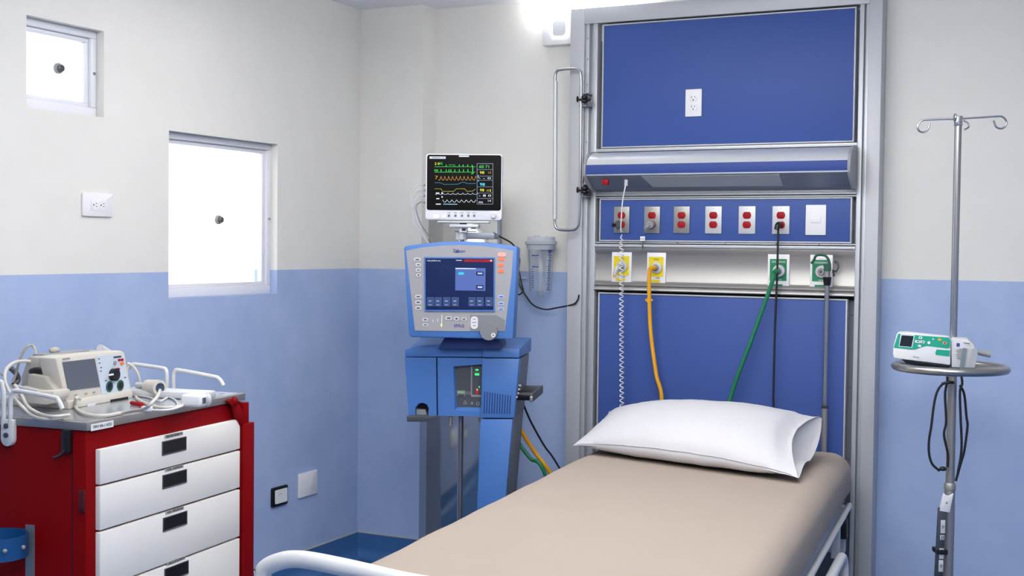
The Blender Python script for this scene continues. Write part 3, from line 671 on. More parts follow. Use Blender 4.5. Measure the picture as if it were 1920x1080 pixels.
for x0, y0, x1, y1 in ((779, 485.5, 786, 488), (782, 495.5, 787, 497.5), (782, 505.5, 787, 507.5), (783, 514.5, 786.5, 517), (781, 555, 787.5, 557.5), (781, 565.5, 787.5, 568), (781, 576.5, 787.5, 579), (795, 598, 800, 600.5), (795, 608, 800, 610), (838, 595, 845, 598), (853.5, 596, 858.5, 599), (867.5, 597, 872.5, 599.5), (885, 604, 894, 605.2), (887, 598, 892, 599.2), (887, 610, 892, 611.2)): PR.append((x0, y0, x1, y1, grey_dk))
for x0, y0, x1, y1 in ((934, 483.5, 946.5, 489), (934, 494.5, 944.5, 500), (934, 505, 945, 511)): keys(em('alarm_orange', 'F0603A', .75), [(x0, y0, x1, y1)], .005)
keys(mat('pale_red', 'DFA79F', .4), [(933, 473, 949, 481.5)], .009)
for x0, y0, x1, y1 in ((934, 553, 944.5, 559.5), (934, 566, 945, 572), (934, 577, 945, 582)): keys(mat('pale_blue_button', 'A9BEEA', .4), [(x0, y0, x1, y1)], .005)
for x0, y0, x1, y1 in ((936, 555.5, 943, 557.5), (936, 568, 943, 570), (936, 578.6, 943, 580.4)): PR.append((x0, y0, x1, y1, blue_txt))
fc.use(white); vb(fc, 828, 590, 829, 608, F2); vb(fc, 820.5, 597, 821.2, 604, F2); vb(fc, 811.5, 599, 812.3, 604, F2)
fc.use(em('led_yellow', 'D8F040', 1.5)); vb(fc, 826.5, 607.5, 829, 610.2, F2-.0005, rnd=.001)
fc.use(em('led_pale', 'D8F0B0', .8)); vb(fc, 827, 611.3, 828.6, 612.8, F2-.0005)
p = V.hit(861, 470.5, y=F2); fc.use(blue_txt); fc.text('Zviasys', p.x, F2-.0006, p.z, .0165); fc.prism(V.xz([(853, 474), (857, 468.5), (860, 468), (858, 472), (862, 473.5)], F2), F2, F2-.0008)
p = V.hit(861, 611, y=F2); fc.text('EMUS', p.x, F2-.0006, p.z, .0165)
fc.build('control_face', None, head)
for (q, mt_k, r_, th_) in KEYS:
    km = MB().use(mt_k); vb(km, *q, F2, th_, rnd=r_)
    for pr__ in PR:
        if q[0] <= pr__[0] and pr__[2] <= q[2] and q[1] <= pr__[1] and pr__[3] <= q[3]: km.use(pr__[4]); vb(km, *pr__[:4], F2-th_+.0003, .0006)
    km.build('key', None, head)
s_ = MB().use(vblue); F3 = F1-.0005
fr4 = V.xz([(795.5, 482), (928, 482.5), (928, 584), (796, 583.5)], F3); in4 = V.xz([(798, 484.5), (926, 485), (925.5, 581.3), (798.5, 581)], F3); ringprism(s_, fr4, in4, F3, F3-.004)
s_.use(E_NAVY); s_.prism(in4, F3+.0005, F3-.001)
F4 = F3-.0012
s_.use(mat('alarm_red', '8E0C1C', .4, emit=.35)); vb(s_, 870, 486, 924.5, 491.5, F4, .0005, rnd=.004)
s_.use(E_WIN); vb(s_, 854, 502, 910, 545.5, F4); s_.use(E_WH); vb(s_, 854, 502.5, 892, 504.7, F4-.0006); 
p = V.hit(813.5, 489, y=F4); s_.text('VOLUMEN A/C', p.x, F4-.0004, p.z, .0075, .054); vb(s_, 855, 487.3, 866, 488.8, F4)
p = V.hit(896, 488.6, y=F4-.0006); s_.use(mat('dark_red_print', '5A0810', .5)); s_.text('ALTA PRESION', p.x, F4-.001, p.z, .006, .06)
s_.use(E_WH); vb(s_, 919.5, 487.2, 922, 490, F4-.0008)
s_.use(em('panel_cyan', '20A0D0', .8)); vb(s_, 859.5, 510.5, 870, 515, F4-.0005, rnd=.004)
s_.use(E_NAVY); vb(s_, 893, 509, 906.5, 516.5, F4-.0005, rnd=.002); vb(s_, 893, 534.5, 906.5, 542.5, F4-.0005, rnd=.002)
s_.use(em('button_grey', '8E9AB8', .6)); vb(s_, 895.5, 511, 904.5, 514.3, F4-.001, rnd=.001); vb(s_, 895.5, 536.5, 904.5, 540.3, F4-.001, rnd=.001)
for x0 in (800.5, 815, 831, 847, 878.5, 893.5, 910): 
    s_.use(E_SLATE); vb(s_, x0, 557, x0+(13.3 if x0 < 905 else 14.2), 574.5, F4); s_.use(em('faint', '7D8CAC', .5)); vb(s_, x0+3, 563.5, x0+8.5, 565.5, F4-.0006); vb(s_, x0+3, 571, x0+9, 572.3, F4-.0006)
s_.build('touch_screen', None, head)
kn = V.hit(918, 621, y=HYv)
m = MB().use(vface_d); m.lathe([(.034, HYv-.001), (.0345, HYv-.02), (.033, HYv-.0235), (.0005, HYv-.0235)], (kn.x, 0, kn.z), 'y', 40)
kc = V.hit(925, 628.5, y=HYv-.0235); m.use(white); m.lathe([(.0085, HYv-.0235), (.0085, HYv-.0245), (.0055, HYv-.0245)], (kc.x, 0, kc.z), 'y', 24); m.use(grey_pl); m.lathe([(.0045, HYv-.0245), (.0045, HYv-.025)], (kc.x, 0, kc.z), 'y', 16)
m.build('control_dial', None, head)
# ------------------------------------------------------------------ monitor on its arm
MO = W.hit(870, 350, y=-.72); M_ = Fr(MO, 23, 0, 0)
mo = thing('patient_monitor', 'black screened patient monitor with coloured wave traces above the ventilator', 'monitor', M_)
a = M_.hit(798.5, 288, y=0); b = M_.hit(940.5, 413.5, y=0)
MB().rr(a.x, b.x, b.z, a.z, 0, .055, .012, 6, .003).build('casing', mat('monitor_casing', 'D6D6DA', .4), mo)
MB().box(a.x+.04, b.x-.03, .055, .085, b.z+.03, a.z-.03, .01).build('rear_housing', grey_lt, mo)
ms = MB().use(mat('screen_black', '050506', .3, spec=.12)); c0 = M_.hit(801, 290, y=-.001); c1 = M_.hit(939, 395, y=-.001); ms.rr(c0.x, c1.x, c1.z, c0.z, .002, -.0012, .009, 5)
SY = -.0014
def ml(pts, wd, m_=None): ms.use(m_); ms.strip([(p.x, p.z) for p in [M_.hit(x, y, y=SY) for x, y in pts]], SY, wd, .0004)
def u(x, y): return (795+x/10.8, 285+y/10.8)   # crop of the photo's screen
def uc(pts): return [u(*p) for p in pts]
for base_, amp, xs2, c_ in ((298, 46, (450, 715, 790, 885), E_GR), (408, 62, (345, 450, 505, 545, 625, 715, 800, 890), E_GR)):
    L = [(215, base_)]
    for x in xs2: L += [(x-8, base_), (x, base_-amp), (x+8, base_+4), (x+14, base_)]
    ml(uc(L+[(1040, base_)]), .0014, E_GR)
ml(uc([(500, 262), (620, 262), (620, 296)]), .0012, E_GR); ml(uc([(970, 262), (985, 300), (990, 440)]), .003, E_GR); ml(uc([(950, 440), (1000, 440)]), .002, E_GR)
L = []; 
for k, x in enumerate(range(290, 1040, 78)): L += [(x, 560), (x+28, 575), (x+55, 490), (x+62, 520)]
ml(uc(L), .0013, E_OR)
ml(uc([(215, 622), (330, 622), (400, 655), (560, 655), (690, 650), (760, 615), (820, 618), (880, 640), (1050, 636)]), .0013, em('teal_line', '2878A0', .6))
ml(uc([(215, 745), (345, 745), (375, 797), (600, 797), (655, 745), (825, 745), (865, 795), (980, 795), (1040, 750)]), .0013, em('olive', '9A9A28', .5))
L = []
for x in range(230, 1060, 100): L += [(x, 858), (x+30, 860), (x+55, 830), (x+75, 856)]
ml(uc(L), .0011, E_WH)
L = [(380, 965)]
for x in range(380, 1040, 98): L += [(x+20, 1010), (x+50, 1020), (x+85, 968)]
ml(uc(L), .0014, E_WH)
ml(uc([(1075, 235), (1395, 235), (1395, 1055), (1075, 1055), (1075, 235)]), .0016, em('frame_grey', '6F7A88', .5))
for y in (355, 490, 572, 705, 830, 940): ml(uc([(1080, y), (1395, y)]), .0013, em('frame_grey', '6F7A88', .5))
def mt(s, x, y, h, w_, m_): ms.use(m_); p = M_.hit(*u(x, y), y=SY); ms.text(s, p.x, SY-.0003, p.z, h*.0002*1.35, w_*.000195)
mt('60 71', 1225, 300, 60, 200, E_GR); mt('98', 1175, 420, 55, 90, E_YE); mt('12', 1325, 420, 45, 55, E_OR); mt('- - 0', 1230, 532, 40, 250, E_WH); mt('98', 1182, 660, 60, 100, E_CY)
mt('98', 1175, 775, 55, 85, E_YE); mt(':12', 1310, 780, 45, 100, E_YE); mt('- 8 0', 1235, 885, 45, 250, E_WH); mt('m', 1150, 1015, 60, 80, E_WH); mt('14', 1320, 990, 50, 60, E_WH)
mt('2 II', 265, 240, 50, 90, E_YE); mt('HG', 340, 235, 50, 70, E_GR); mt('RR', 250, 375, 45, 80, E_GR); mt('7', 250, 520, 70, 60, E_OR); mt('+', 1100, 590, 60, 30, E_CY); mt('L', 1105, 495, 60, 25, E_WH)
ms.use(E_WH)
for x0, y0, x1, y1 in ((240, 822, 310, 845), (355, 815, 380, 850), (250, 935, 310, 955), (240, 1045, 340, 1065), (355, 895, 378, 925)): vb(ms, *u(x0, y0), *u(x1, y1), SY, .0004, M_)
ms.use(em('pale_blue_text', '7FA0B8', .6)); vb(ms, *u(390, 1048), *u(675, 1064), SY, .0004, M_)
ms.use(mat('label_silver', 'C8D2DA', .4)); vb(ms, *u(112, 90), *u(438, 138), SY, .0005, M_); vb(ms, *u(708, 70), *u(912, 100), SY, .0005, M_)
p = M_.hit(*u(250, 112), y=SY); ms.use(ink); vb(ms, *u(165, 106), *u(335, 118), SY-.0006, .0004, M_); vb(ms, *u(350, 108), *u(415, 116), SY-.0006, .0003, M_)
ms.build('screen', None, mo)
for x in (841.5, 854, 866, 878, 889):
    bt = MB().use(grey_pl); vb(bt, x-2, 402, x+2.2, 406.5, -.0005, .0015, M_); vb(bt, x-3, 398, x+3, 399.2, -.0005, .0008, M_)
    bt.use(ink); vb(bt, x-1.2, 403.5, x+1.2, 405.8, -.0018, .0006, M_); bt.build('key', None, mo)
bt = MB(); vb(bt, 812, 401.5, 823, 409, -.0005, .002, M_, .004); bt.build('key', white, mo); bt = MB(); vb(bt, 828, 403, 836, 409, -.0005, .002, M_, .004); bt.build('key', white, mo)
p = M_.hit(925.5, 404.5, y=0); bt = MB().use(grey_lt); bt.lathe([(.0105, 0), (.0105, -.009), (.009, -.0105)], (p.x, 0, p.z), 'y', 24)
bt.build('control_dial', None, mo)
for y_px in (346.5, 356, 366.5, 379):
    p = M_.hit(797, y_px, y=.03); cnn = MB().tube([(a.x+.002, .03, p.z), (a.x-.012, .03, p.z-.001)], .0055, 12, 0, .0045).build('cable_connector', grey_pl, mo)
for i, pts in enumerate((((790, 346.5), (778, 350), (770, 372), (774, 402), (785, 430), (805, 458)), ((790, 356), (779, 363), (775, 385), (782, 415), (798, 448)), ((788, 367), (779, 376), (772, 398), (778, 422), (800, 452)), ((789, 379), (780, 388), (787, 415), (800, 437), (812, 455), (820, 470)))):
    P0 = Vector((a.x-.012, .03, M_.hit(797, pts[0][1], y=.03).z))
    c_o = MB().tube([P0]+[M_.hit(x, y, y=.05+.03*j/4) for j, (x, y) in enumerate(pts)], .0021+.0006*(i % 2), 8).build('patient_lead', grey_lt if i != 3 else grey_pl, mo)
# monitor mount
mm = thing('monitor_stand', 'grey swivel stand holding the patient monitor behind the ventilator head', 'stand', Fr((MO.x, MO.y, 1.5), 23))
g = Fr((MO.x, MO.y, 1.5), 23)
def gb(m, x0, y0, x1, y1, ya, yb, bv=.001): a, b = g.hit(x0, y0, y=ya), g.hit(x1, y1, y=ya); m.box(a.x, b.x, ya, yb, a.z, b.z, bv)
m = MB(); gb(m, 820, 414.2, 917, 418.5, .0, .07, .002); gb(m, 842.5, 420.5, 897, 427, -.01, .08, .002); m.build('mount_plate', alu, mm)
gb(m := MB(), 862, 418, 874, 422, .02, .05); m.build('tilt_hinge', grey_dk, mm)
m = MB().use(white); gb(m, 861, 426, 875, 435.5, .005, .05); m.use(black); gb(m, 866, 428.5, 873, 433, .004, .0055, 0); gb(m, 883, 426.5, 892, 429, .02, .03, 0); m.use(grey_pl); gb(m, 852, 433, 892, 435, .03, .06); m.build('swivel_block', None, mm)
p0, p1 = g.hit(865, 436, y=.04), g.hit(865, 449, y=.04); MB().cyl(p0, p1, .0235, 24).build('post_head', alu, mm)
p2 = g.hit(865, 462, y=.04); MB().cyl(p1, (p1.x, p1.y, 1.12-1.5), .012, 16).build('post', chrome, mm)
pa = g.hit(890, 442, y=.05)
MB().prism([(p0.x, p0.z), (g.hit(928, 438, y=.06).x, p0.z-.001), (g.hit(928, 438, y=.06).x, p1.z+.002), (p0.x, p1.z+.002)], .03, .052, .002).build('horizontal_arm', alu_d, mm)
gx = g.hit(926, 438, y=.06).x; MB().box(gx-.012, gx, .045, .37, p1.z+.004, p0.z-.004, .002).build('rear_arm', alu_d, mm)

# ------------------------------------------------------------------ bed
B = Fr((1.357, -.25, 0), 5.35)
bed = thing('hospital_bed', 'white enamelled hospital bed frame under the beige mattress', 'bed', B)
BW, BL = .955, 2.42
m = MB(); m.box(0.02, BW-.02, -BL, -.02, .44, .485, .01); m.build('deck', grey_lt, bed)
for x in (-.012, BW+.012): MB().tube([(x, -.02, .492), (x, -.3, .492), (x, -1.2, .49), (x, -BL, .49)], .0115, 12, 2).build('side_bar', bedwhite, bed)
MB().box(.0, BW, -.03, .01, .3, .49, .01).box(.12, .2, -.6, -.3, .1, .45, .01).box(BW-.2, BW-.12, -.6, -.3, .1, .45, .01).box(.12, .2, -2.1, -1.8, .1, .45, .01).box(BW-.2, BW-.12, -2.1, -1.8, .1, .45, .01).box(.05, BW-.05, -2.2, -.25, .1, .16, .01).build('under_frame', grey_lt, bed)
for x in (.1, BW-.1):
    for y in (-.3, -2.15):
        wh = MB().lathe([(.055, -.018), (.06, -.012), (.06, .012), (.055, .018)], (x, y, .06), 'x', 28).build('caster_wheel', rubber, bed)
        MB().box(x-.025, x+.025, y-.02, y+.02, .09, .13, .004).build('fork', grey_pl, wh)
lp = B.i @ (Vector((pole_x, pole_y, 0))-B.o); MB().box(lp.x-.02, lp.x+.02, -.02, lp.y-.012, .42, .46, .003).build('pole_socket', dark_metal, bed)
# footboard
FY = -BL-.02
def fb(pts): return B.xz(pts, FY)
tp = fb([(474, 1069), (490, 1053), (518, 1040), (546, 1032), (575, 1035), (620, 1044), (666, 1053.5), (725, 1067), (783, 1080)])
lx, lz = tp[0]; ex, ez = tp[-1]
rest = [(.45, ez-.012), (.62, ez-.012)]; mir = [(BW-x, z) for x, z in tp[::-1]]
outl = [(lx-.004, lz-.03)]+tp+rest+mir+[(BW-lx+.004, lz-.03), (BW-lx-.02, .38), (lx+.02, .38)]
outl = [p for i, p in enumerate(outl) if i == 0 or abs(p[0]-outl[i-1][0])+abs(p[1]-outl[i-1][1]) > 1e-4]
mono = []
for p in outl[:-2]:
    if not mono or p[0] > mono[-1][0]+.003: mono.append(p)
low = [(lx+.02, .38)]
m = MB(); n = 60; xs3 = [mono[0][0]+(mono[-1][0]-mono[0][0])*k/n for k in range(n+1)]
def topz(x):
    for (a0_, b0_), (a1_, b1_) in zip(mono, mono[1:]):
        if a0_ <= x <= a1_: return b0_+(b1_-b0_)*(x-a0_)/(a1_-a0_)
    return mono[-1][1]
tops = [(x, topz(x)) for x in xs3]
RIM = B.xz([(493, 1088), (493, 1073), (502, 1062), (523, 1053), (548, 1048.5), (585, 1051.5), (666, 1068), (783, 1094)], FY)
RIM = [(RIM[0][0]+.01, .42)]+RIM+[(BW/2, RIM[-1][1]-.006)]
RIM = RIM+[(BW-x, z) for x, z in RIM[-2::-1]]
MB().tube([(x, FY, z) for x, z in RIM], .0215, 16, 5).build('footboard_rim', bedwhite, bed)
pan_o = [(x, z-.075) for x, z in tops[3:-3:3]]; MB().prism(pan_o+[(tops[-4][0], .42), (tops[3][0], .42)], FY-.009, FY+.009, .003).build('footboard', bedwhite, bed)
for xx in (.19, .42, BW-.42, BW-.19): MB().box(xx-.02, xx+.02, FY-.012, FY+.012, topz(xx)-.1, topz(xx)-.015, .004).build('footboard_bridge', bedwhite, bed)
MB().box(.1, BW-.1, -BL-.03, -BL+.05, .4, .46, .005).build('foot_bracket', grey_pl, bed)
# side rails, folded down
def side_rail(x):
    pts = [(-.62, .2), (-.6, .37), (-.66, .435), (-.8, .445), (-1.2, .445), (-1.34, .43), (-1.4, .36), (-1.38, .2)]
    t = MB().tube([(x, y, z) for y, z in pts]+[(x, -1.0, .17), (x, -.62, .2)], .017, 12, 6).build('side_rail', bedwhite, bed)
    MB().prism([(-.64, .22), (-.65, .36), (-.8, .39), (-1.2, .39), (-1.36, .35), (-1.36, .22)], x-.006, x+.006, .002, plane='yz').build('rail_panel', bedwhite, t)
    MB().box(min(x, x-.06*math.copysign(1, x-.4)), max(x, x-.06*math.copysign(1, x-.4)), -1.1, -.9, .3, .34, .004).build('rail_arm', grey_pl, t)
side_rail(BW+.055); side_rail(-.055)
MB().box(BW-.03, BW+.0, -.25, -.2, .33, .46, .004).build('corner_post', grey_lt, bed)
MB().box(BW-.02, BW+.015, -.13, -.07, .38, .45, .004).build('latch', black, bed)
# mattress: soft rounded slab with slight sag and side wrinkles
def softbox(x0, x1, y0, y1, z0, z1, r, nx, ny, nr, fn=None):
    """rounded slab: grid over perimeter section swept, closed by rounded ends"""
    bm = bmesh.new(); bmesh.ops.create_cube(bm, size=1)
    for v in bm.verts: v.co = Vector((x0+(v.co.x+.5)*(x1-x0), y0+(v.co.y+.5)*(y1-y0), z0+(v.co.z+.5)*(z1-z0)))
    bmesh.ops.bevel(bm, geom=bm.edges[:], offset=r, segments=nr, profile=.5, affect='EDGES')
    for (ax, lo, hi, k) in ((0, x0+r, x1-r, nx), (1, y0+r, y1-r, ny)):
        for i in range(1, k):
            c = [0, 0, 0]; c[ax] = lo+(hi-lo)*i/k; nn = [0, 0, 0]; nn[ax] = 1
            bmesh.ops.bisect_plane(bm, geom=bm.verts[:]+bm.edges[:]+bm.faces[:], plane_co=c, plane_no=nn)
    if fn:
        for v in bm.verts: v.co = fn(v.co)
    m = MB(); m.bm.free(); m.bm = bm; return m
from mathutils import noise
def mfn(c):
    c = c.copy(); side = max(0, abs(c.x-BW/2)/(BW/2)-.8)*5
    c.x += (c.x-BW/2)/BW*.04*math.sin(max(0, min(1, (c.z-.5)/.2))*math.pi)
    n_ = noise.noise(Vector((c.x*2, c.y*3.5, c.z*6)))
    c.z += .005*n_*(1 if c.z > .6 else .3); c.x += math.copysign(.006*noise.noise(Vector((0, c.y*9, c.z*3))), c.x-BW/2)*min(1, side)
    return c
mt_ = thing('mattress', 'long mattress covered with a smooth beige fitted sheet on the bed', 'mattress', B)
mo_ = softbox(0, BW, -BL+.02, -.0, .503, .70, .06, 14, 40, 6, mfn).build('fitted_sheet', sheet_m, mt_, 60)
# pillow
PA, PB, PD, PE = Vector((1.375, -.735, .728)), Vector((2.30, -.955, .722)), Vector((2.262, -.43, .862)), Vector((1.365, -.33, .815))
def pil():
    bm = bmesh.new(); NU, NV = 56, 34
    def base_(u_, v_):
        a = PA.lerp(PB, u_); b = PE.lerp(PD, u_); p = a.lerp(b, v_); p.z += .026*math.sin(math.pi*u_)**.7*(1-v_)**3
        s = math.sin(math.pi*v_); e = math.sin(math.pi*u_)
        inx = .022*math.sin(math.pi*v_)*(1-u_*2) ; p.x += inx*1.2
        p.y += -.012*e*(1-2*v_)
        return p
    def th(u_, v_):
        e = max(0, 1-abs(2*u_-1)**2.6)**.62; f_ = max(0, 1-abs(2*v_-1)**2.2)**.6
        if u_ > .9: k = (u_-.9)/.1; e = e*(1-k)+.30*k
        return e*f_
    nrm = (PB-PA).cross(PE-PA).normalized()
    def wr(u_, v_):
        ed = (abs(2*v_-1)**3)*.6+(abs(2*u_-1)**3)*.7
        return .009*noise.noise(Vector((u_*8, v_*3.2, 1)))*(.35+ed)+.0045*(1-abs(noise.noise(Vector((u_*20, v_*5, 4))))*2.2)*(.12+ed)+.004*math.sin(u_*38+v_*7)*max(0, .25-v_)*2*math.sin(math.pi*u_)
    def surf(u_, v_, s):
        t = th(u_, v_); p = base_(u_, v_); up_ = Vector((0, 0, 1)).lerp(nrm, .6).normalized()
        if u_ > .86:
            kk_ = ((u_-.86)/.14)**1.5*math.sin(math.pi*v_)**.8; p = p+(PB-PA).normalized()*kk_*(-.034 if s > 0 else .018)
        if s > 0: p = p+up_*(t*.115+wr(u_, v_)*min(1, t*3))
        else:
            p = p-up_*(t*.075-wr(u_, v_)*.5*min(1, t*3)); 
            flo = .704+.002
            p.y -= .014*math.sin(math.pi*u_)*math.exp(-((v_-.06)/.06)**2)
            if v_ > .25 and p.z > .712: p.z = p.z+(flo-p.z)*min(1, (v_-.25)*3)*min(1, t*2.2)
            p.z = max(p.z, flo)
        return p
    T = [[bm.verts.new(surf(i/NU, j/NV, 1)) for j in range(NV+1)] for i in range(NU+1)]
    Bt = [[(T[i][j] if (j in (0, NV) or i == 0) else bm.verts.new(surf(i/NU, j/NV, -1))) for j in range(NV+1)] for i in range(NU+1)]
    for i in range(NU):
        for j in range(NV):
            for G in (T, Bt):
                q = [G[i][j], G[i+1][j], G[i+1][j+1], G[i][j+1]]
                q = list(dict.fromkeys(q))
                if len(q) > 2:
                    try: bm.faces.new(q)
                    except ValueError: pass
    # open end: hem strip turned inwards, then the recessed inner fabric
    ax = (PB-PA).normalized(); prevT = [T[NU][j] for j in range(NV+1)]; prevB = [Bt[NU][j] for j in range(NV+1)]
    inT = [bm.verts.new(prevT[j].co-ax*.05*math.sin(math.pi*j/NV)+Vector((0, 0, -.003*math.sin(math.pi*j/NV)))) if 0 < j < NV else prevT[j] for j in range(NV+1)]
    inB = [bm.verts.new(prevB[j].co-ax*.05*math.sin(math.pi*j/NV)+Vector((0, 0, .003*math.sin(math.pi*j/NV)))) if 0 < j < NV else prevB[j] for j in range(NV+1)]
    for P_, Q_ in ((prevT, inT), (prevB, inB), (inT, inB)):
        for j in range(NV):
            q = list(dict.fromkeys([P_[j], P_[j+1], Q_[j+1], Q_[j]]))
            if len(q) > 2:
                try: bm.faces.new(q)
                except ValueError: pass
    m = MB(); m.bm.free(); m.bm = bm; return m, surf
pw = thing('pillow', 'plump white pillow in a white open ended case on the beige mattress', 'pillow', Fr((0, 0, 0)))
m, surf = pil(); m.build('pillowcase', pillow_m, pw, 70)
MB().tube([surf(k/40, .004, 1)+Vector((0, 0, .001)) for k in range(1, 40)], .0016, 6, 1).build('seam', pillow_m, pw)

# ------------------------------------------------------------------ crash cart
C_ = Fr((.861, -2.738, 0), 95)
cart = thing('crash_cart', 'red metal emergency cart with white drawers and steel top at the left', 'cart', C_)
CW, CD, CT = .736, .60, 1.0
top_px = lambda a, b: C_.hit(a, b, y=0)
m = MB(); m.box(-.004, CW, -.004, CD, CT, CT+.022, .002); m.build('steel_top', steel, cart)
MB().box(.012, CW-.012, .012, CD-.01, CT+.022, CT+.0228).build('top_sheet', mat('steel_worktop', 'C6CACF', .25, .8), cart)
MB().box(.0, CW-.02, .003, CD-.01, .1, CT, .004).build('cabinet', redp, cart)
yl = top_px(181, 900).x; yr = top_px(444, 850).x
zs = []
for (l0, l1, r0, r1) in ((838, 904, 790, 845), (908, 990, 849, 916.5), (994, 1098, 921, 1008)): zs.append(((top_px(180, l0).z+top_px(443, r0).z)/2, (top_px(181, l1).z+top_px(444, r1).z)/2))
zs.append((zs[2][1]-.006, .30)); zs.append((.294, .12))
for i, (zt_, zb_) in enumerate(zs):
    dr = MB().box(yl, yr, -.012, .01, zb_, zt_, .002).build('drawer', drawer_m, cart)
    cx = C_.hit((326, 327, 328, 331, 331)[i], 950, y=-.012).x; cz = [C_.hit(326, 836, y=-.012).z, C_.hit(327, 898, y=-.012).z, C_.hit(328, 977, y=-.012).z, C_.hit(331, 1071, y=-.012).z, .2][i]
    hw_, hh_ = .057, .020
    h = MB().use(grey_dk); 
    h.box(cx-hw_, cx+hw_, -.012, -.0145, cz+hh_-.003, cz+hh_, .0005).box(cx-hw_, cx+hw_, -.012, -.0145, cz-hh_, cz-hh_+.003, .0005).box(cx-hw_, cx-hw_+.003, -.012, -.0145, cz-hh_, cz+hh_, .0005).box(cx+hw_-.003, cx+hw_, -.012, -.0145, cz-hh_, cz+hh_, .0005)
    h.use(black); h.box(cx-hw_+.003, cx+hw_-.003, -.0118, -.0126, cz-hh_+.003, cz+hh_-.003); h.build('recessed_handle', None, dr)
    lb = MB().use(mat('grey_label', 'A9A9A8', .6)); lb.box(cx-.045, cx+.042, -.012, -.0126, cz+hh_+.006, cz+hh_+.016)
    lb.use(ink); lb.text(('DROGAS ADULTO', 'VIA AEREA', 'VIA VENOSA', 'SOLUCIONES', 'MATERIAL')[i], cx, -.013, cz+hh_+.011, .009, .075); lb.build('drawer_label', None, dr)
# tape label on the top edge
lt = MB().use(white); lt.box(.01, .1, -.004, -.0047, CT-.002, CT+.016); lt.use(ink); lt.text('TIPO VIA-1 ADU', .055, -.0049, CT+.007, .011, .075); lt.build('edge_label', None, cart)
# lock bar
lx0 = top_px(441, 900).x; 
m = MB(); m.box(CW-.035, CW+.02, -.025, -.002, .12, CT-.07, .003); m.box(CW-.03, CW+.0, -.018, .02, CT-.075, CT-.005, .003)
m.prism([(CW-.12, CT+.012), (CW-.08, CT+.016), (CW-.05, CT-.01), (CW-.01, CT-.05), (CW-.01, CT-.08), (CW-.04, CT-.08), (CW-.075, CT-.04), (CW-.085, CT-.01)], -.016, -.006, .003)
m.ball((CW-.075, -.012, CT+.004), .012, .012, .016); label(m.build('lock_bar', redp, cart), 'red locking bar hinged along the right edge')
MB().box(.02, CW-.04, .01, CD-.02, .06, .1, .01).build('plinth', grey_dk, cart)
for sx in (.06, CW-.08):
    for sy in (.06, CD-.07): MB().lathe([(.035, -.014), (.04, -.009), (.04, .009), (.035, .014)], (sx, sy, .04), 'x', 24).build('caster_wheel', rubber, cart)
# side details (left side x=0)
g = C_
m = MB(); p = g.hit(129, 827, x=-.004); m.box(-.02, 0, p.y-.012, p.y+.012, p.z-.03, p.z+.03, .003); m.tube([(-.015, p.y, p.z-.02), (-.03, p.y+.01, p.z-.035), (-.04, p.y+.02, p.z-.04)], .004, 8); label(m.build('side_latch', black, cart), 'black latch on the left side')
p = g.hit(153, 940, x=-.004); MB().box(-.006, 0, p.y-.009, p.y+.009, p.z-.03, p.z+.03, .002).build('hinge', mat('dark_red', '4A0509', .4), cart)
MB().box(-.0015, .0, .045, .047, .12, CT-.02).build('door_seam', black, cart)
# guard rods on both sides
rodm = bedwhite
def rods(xp, pa, plate):
    for pp in pa: MB().tube([g.hit(a, b, x=xp) for a, b in pp], .0062, 12, 4).build('guard_rod', rodm, cart)
xl_ = -.012
lowz = CT-.075
p1_, p2_ = g.hit(20, 795, x=xl_), g.hit(9, 795, x=xl_)
rods(xl_, [((19, 800), (20, 775), (20, 748), (24, 737), (33, 733), (100, 745), (108, 749), (113, 757), (117, 767))], None)
P = [Vector((xl_, p2_.y+.004, p2_.z-.01)), Vector((xl_, p2_.y+.004, p2_.z+.06)), Vector((xl_, p2_.y+.008, p2_.z+.10)), Vector((xl_, p2_.y+.03, p2_.z+.115)), Vector((xl_, p2_.y+.2, p2_.z+.115)), Vector((xl_, p2_.y+.23, p2_.z+.1))]
MB().tube(P, .0062, 12, 4).build('guard_rod', rodm, cart)
yc = (p1_.y+p2_.y)/2; pl = MB().use(rodm); pts4 = []
for k in range(9): t = R(180+180*k/8); pts4.append((yc+.02*math.cos(t), p1_.z-.04+.02*math.sin(t)))
pl.prism([(yc+.02, p1_.z+.012)]+pts4[::-1]+[(yc-.02, p1_.z+.012)], xl_-.005, xl_+.012, .002, plane='yz')
pl.use(dark_metal)
for dz in (-.005, -.03): pl.lathe([(.007, xl_-.005), (.007, xl_-.009), (.003, xl_-.01)], (0, yc, p1_.z+dz), 'x', 12)
pl.build('rod_bracket', None, cart)
xr_ = CW+.012
def rr2(pp): MB().tube([g.hit(a, b, x=xr_) for a, b in pp], .0062, 12, 4).build('guard_rod', rodm, cart)
rr2(((325.5, 745), (325.5, 725), (326, 703), (329, 696), (336, 694), (400, 706), (409, 709), (415, 715), (419, 723)))
rr2(((313, 745), (313, 725), (313, 703), (311, 694), (304, 690), (262, 684), (250, 683), (242, 688), (238, 700)))
pz = g.hit(320, 745, x=xr_); MB().box(xr_-.004, xr_+.006, pz.y-.025, pz.y+.025, CT-.09, pz.z+.012, .003).build('rod_bracket', rodm, cart)
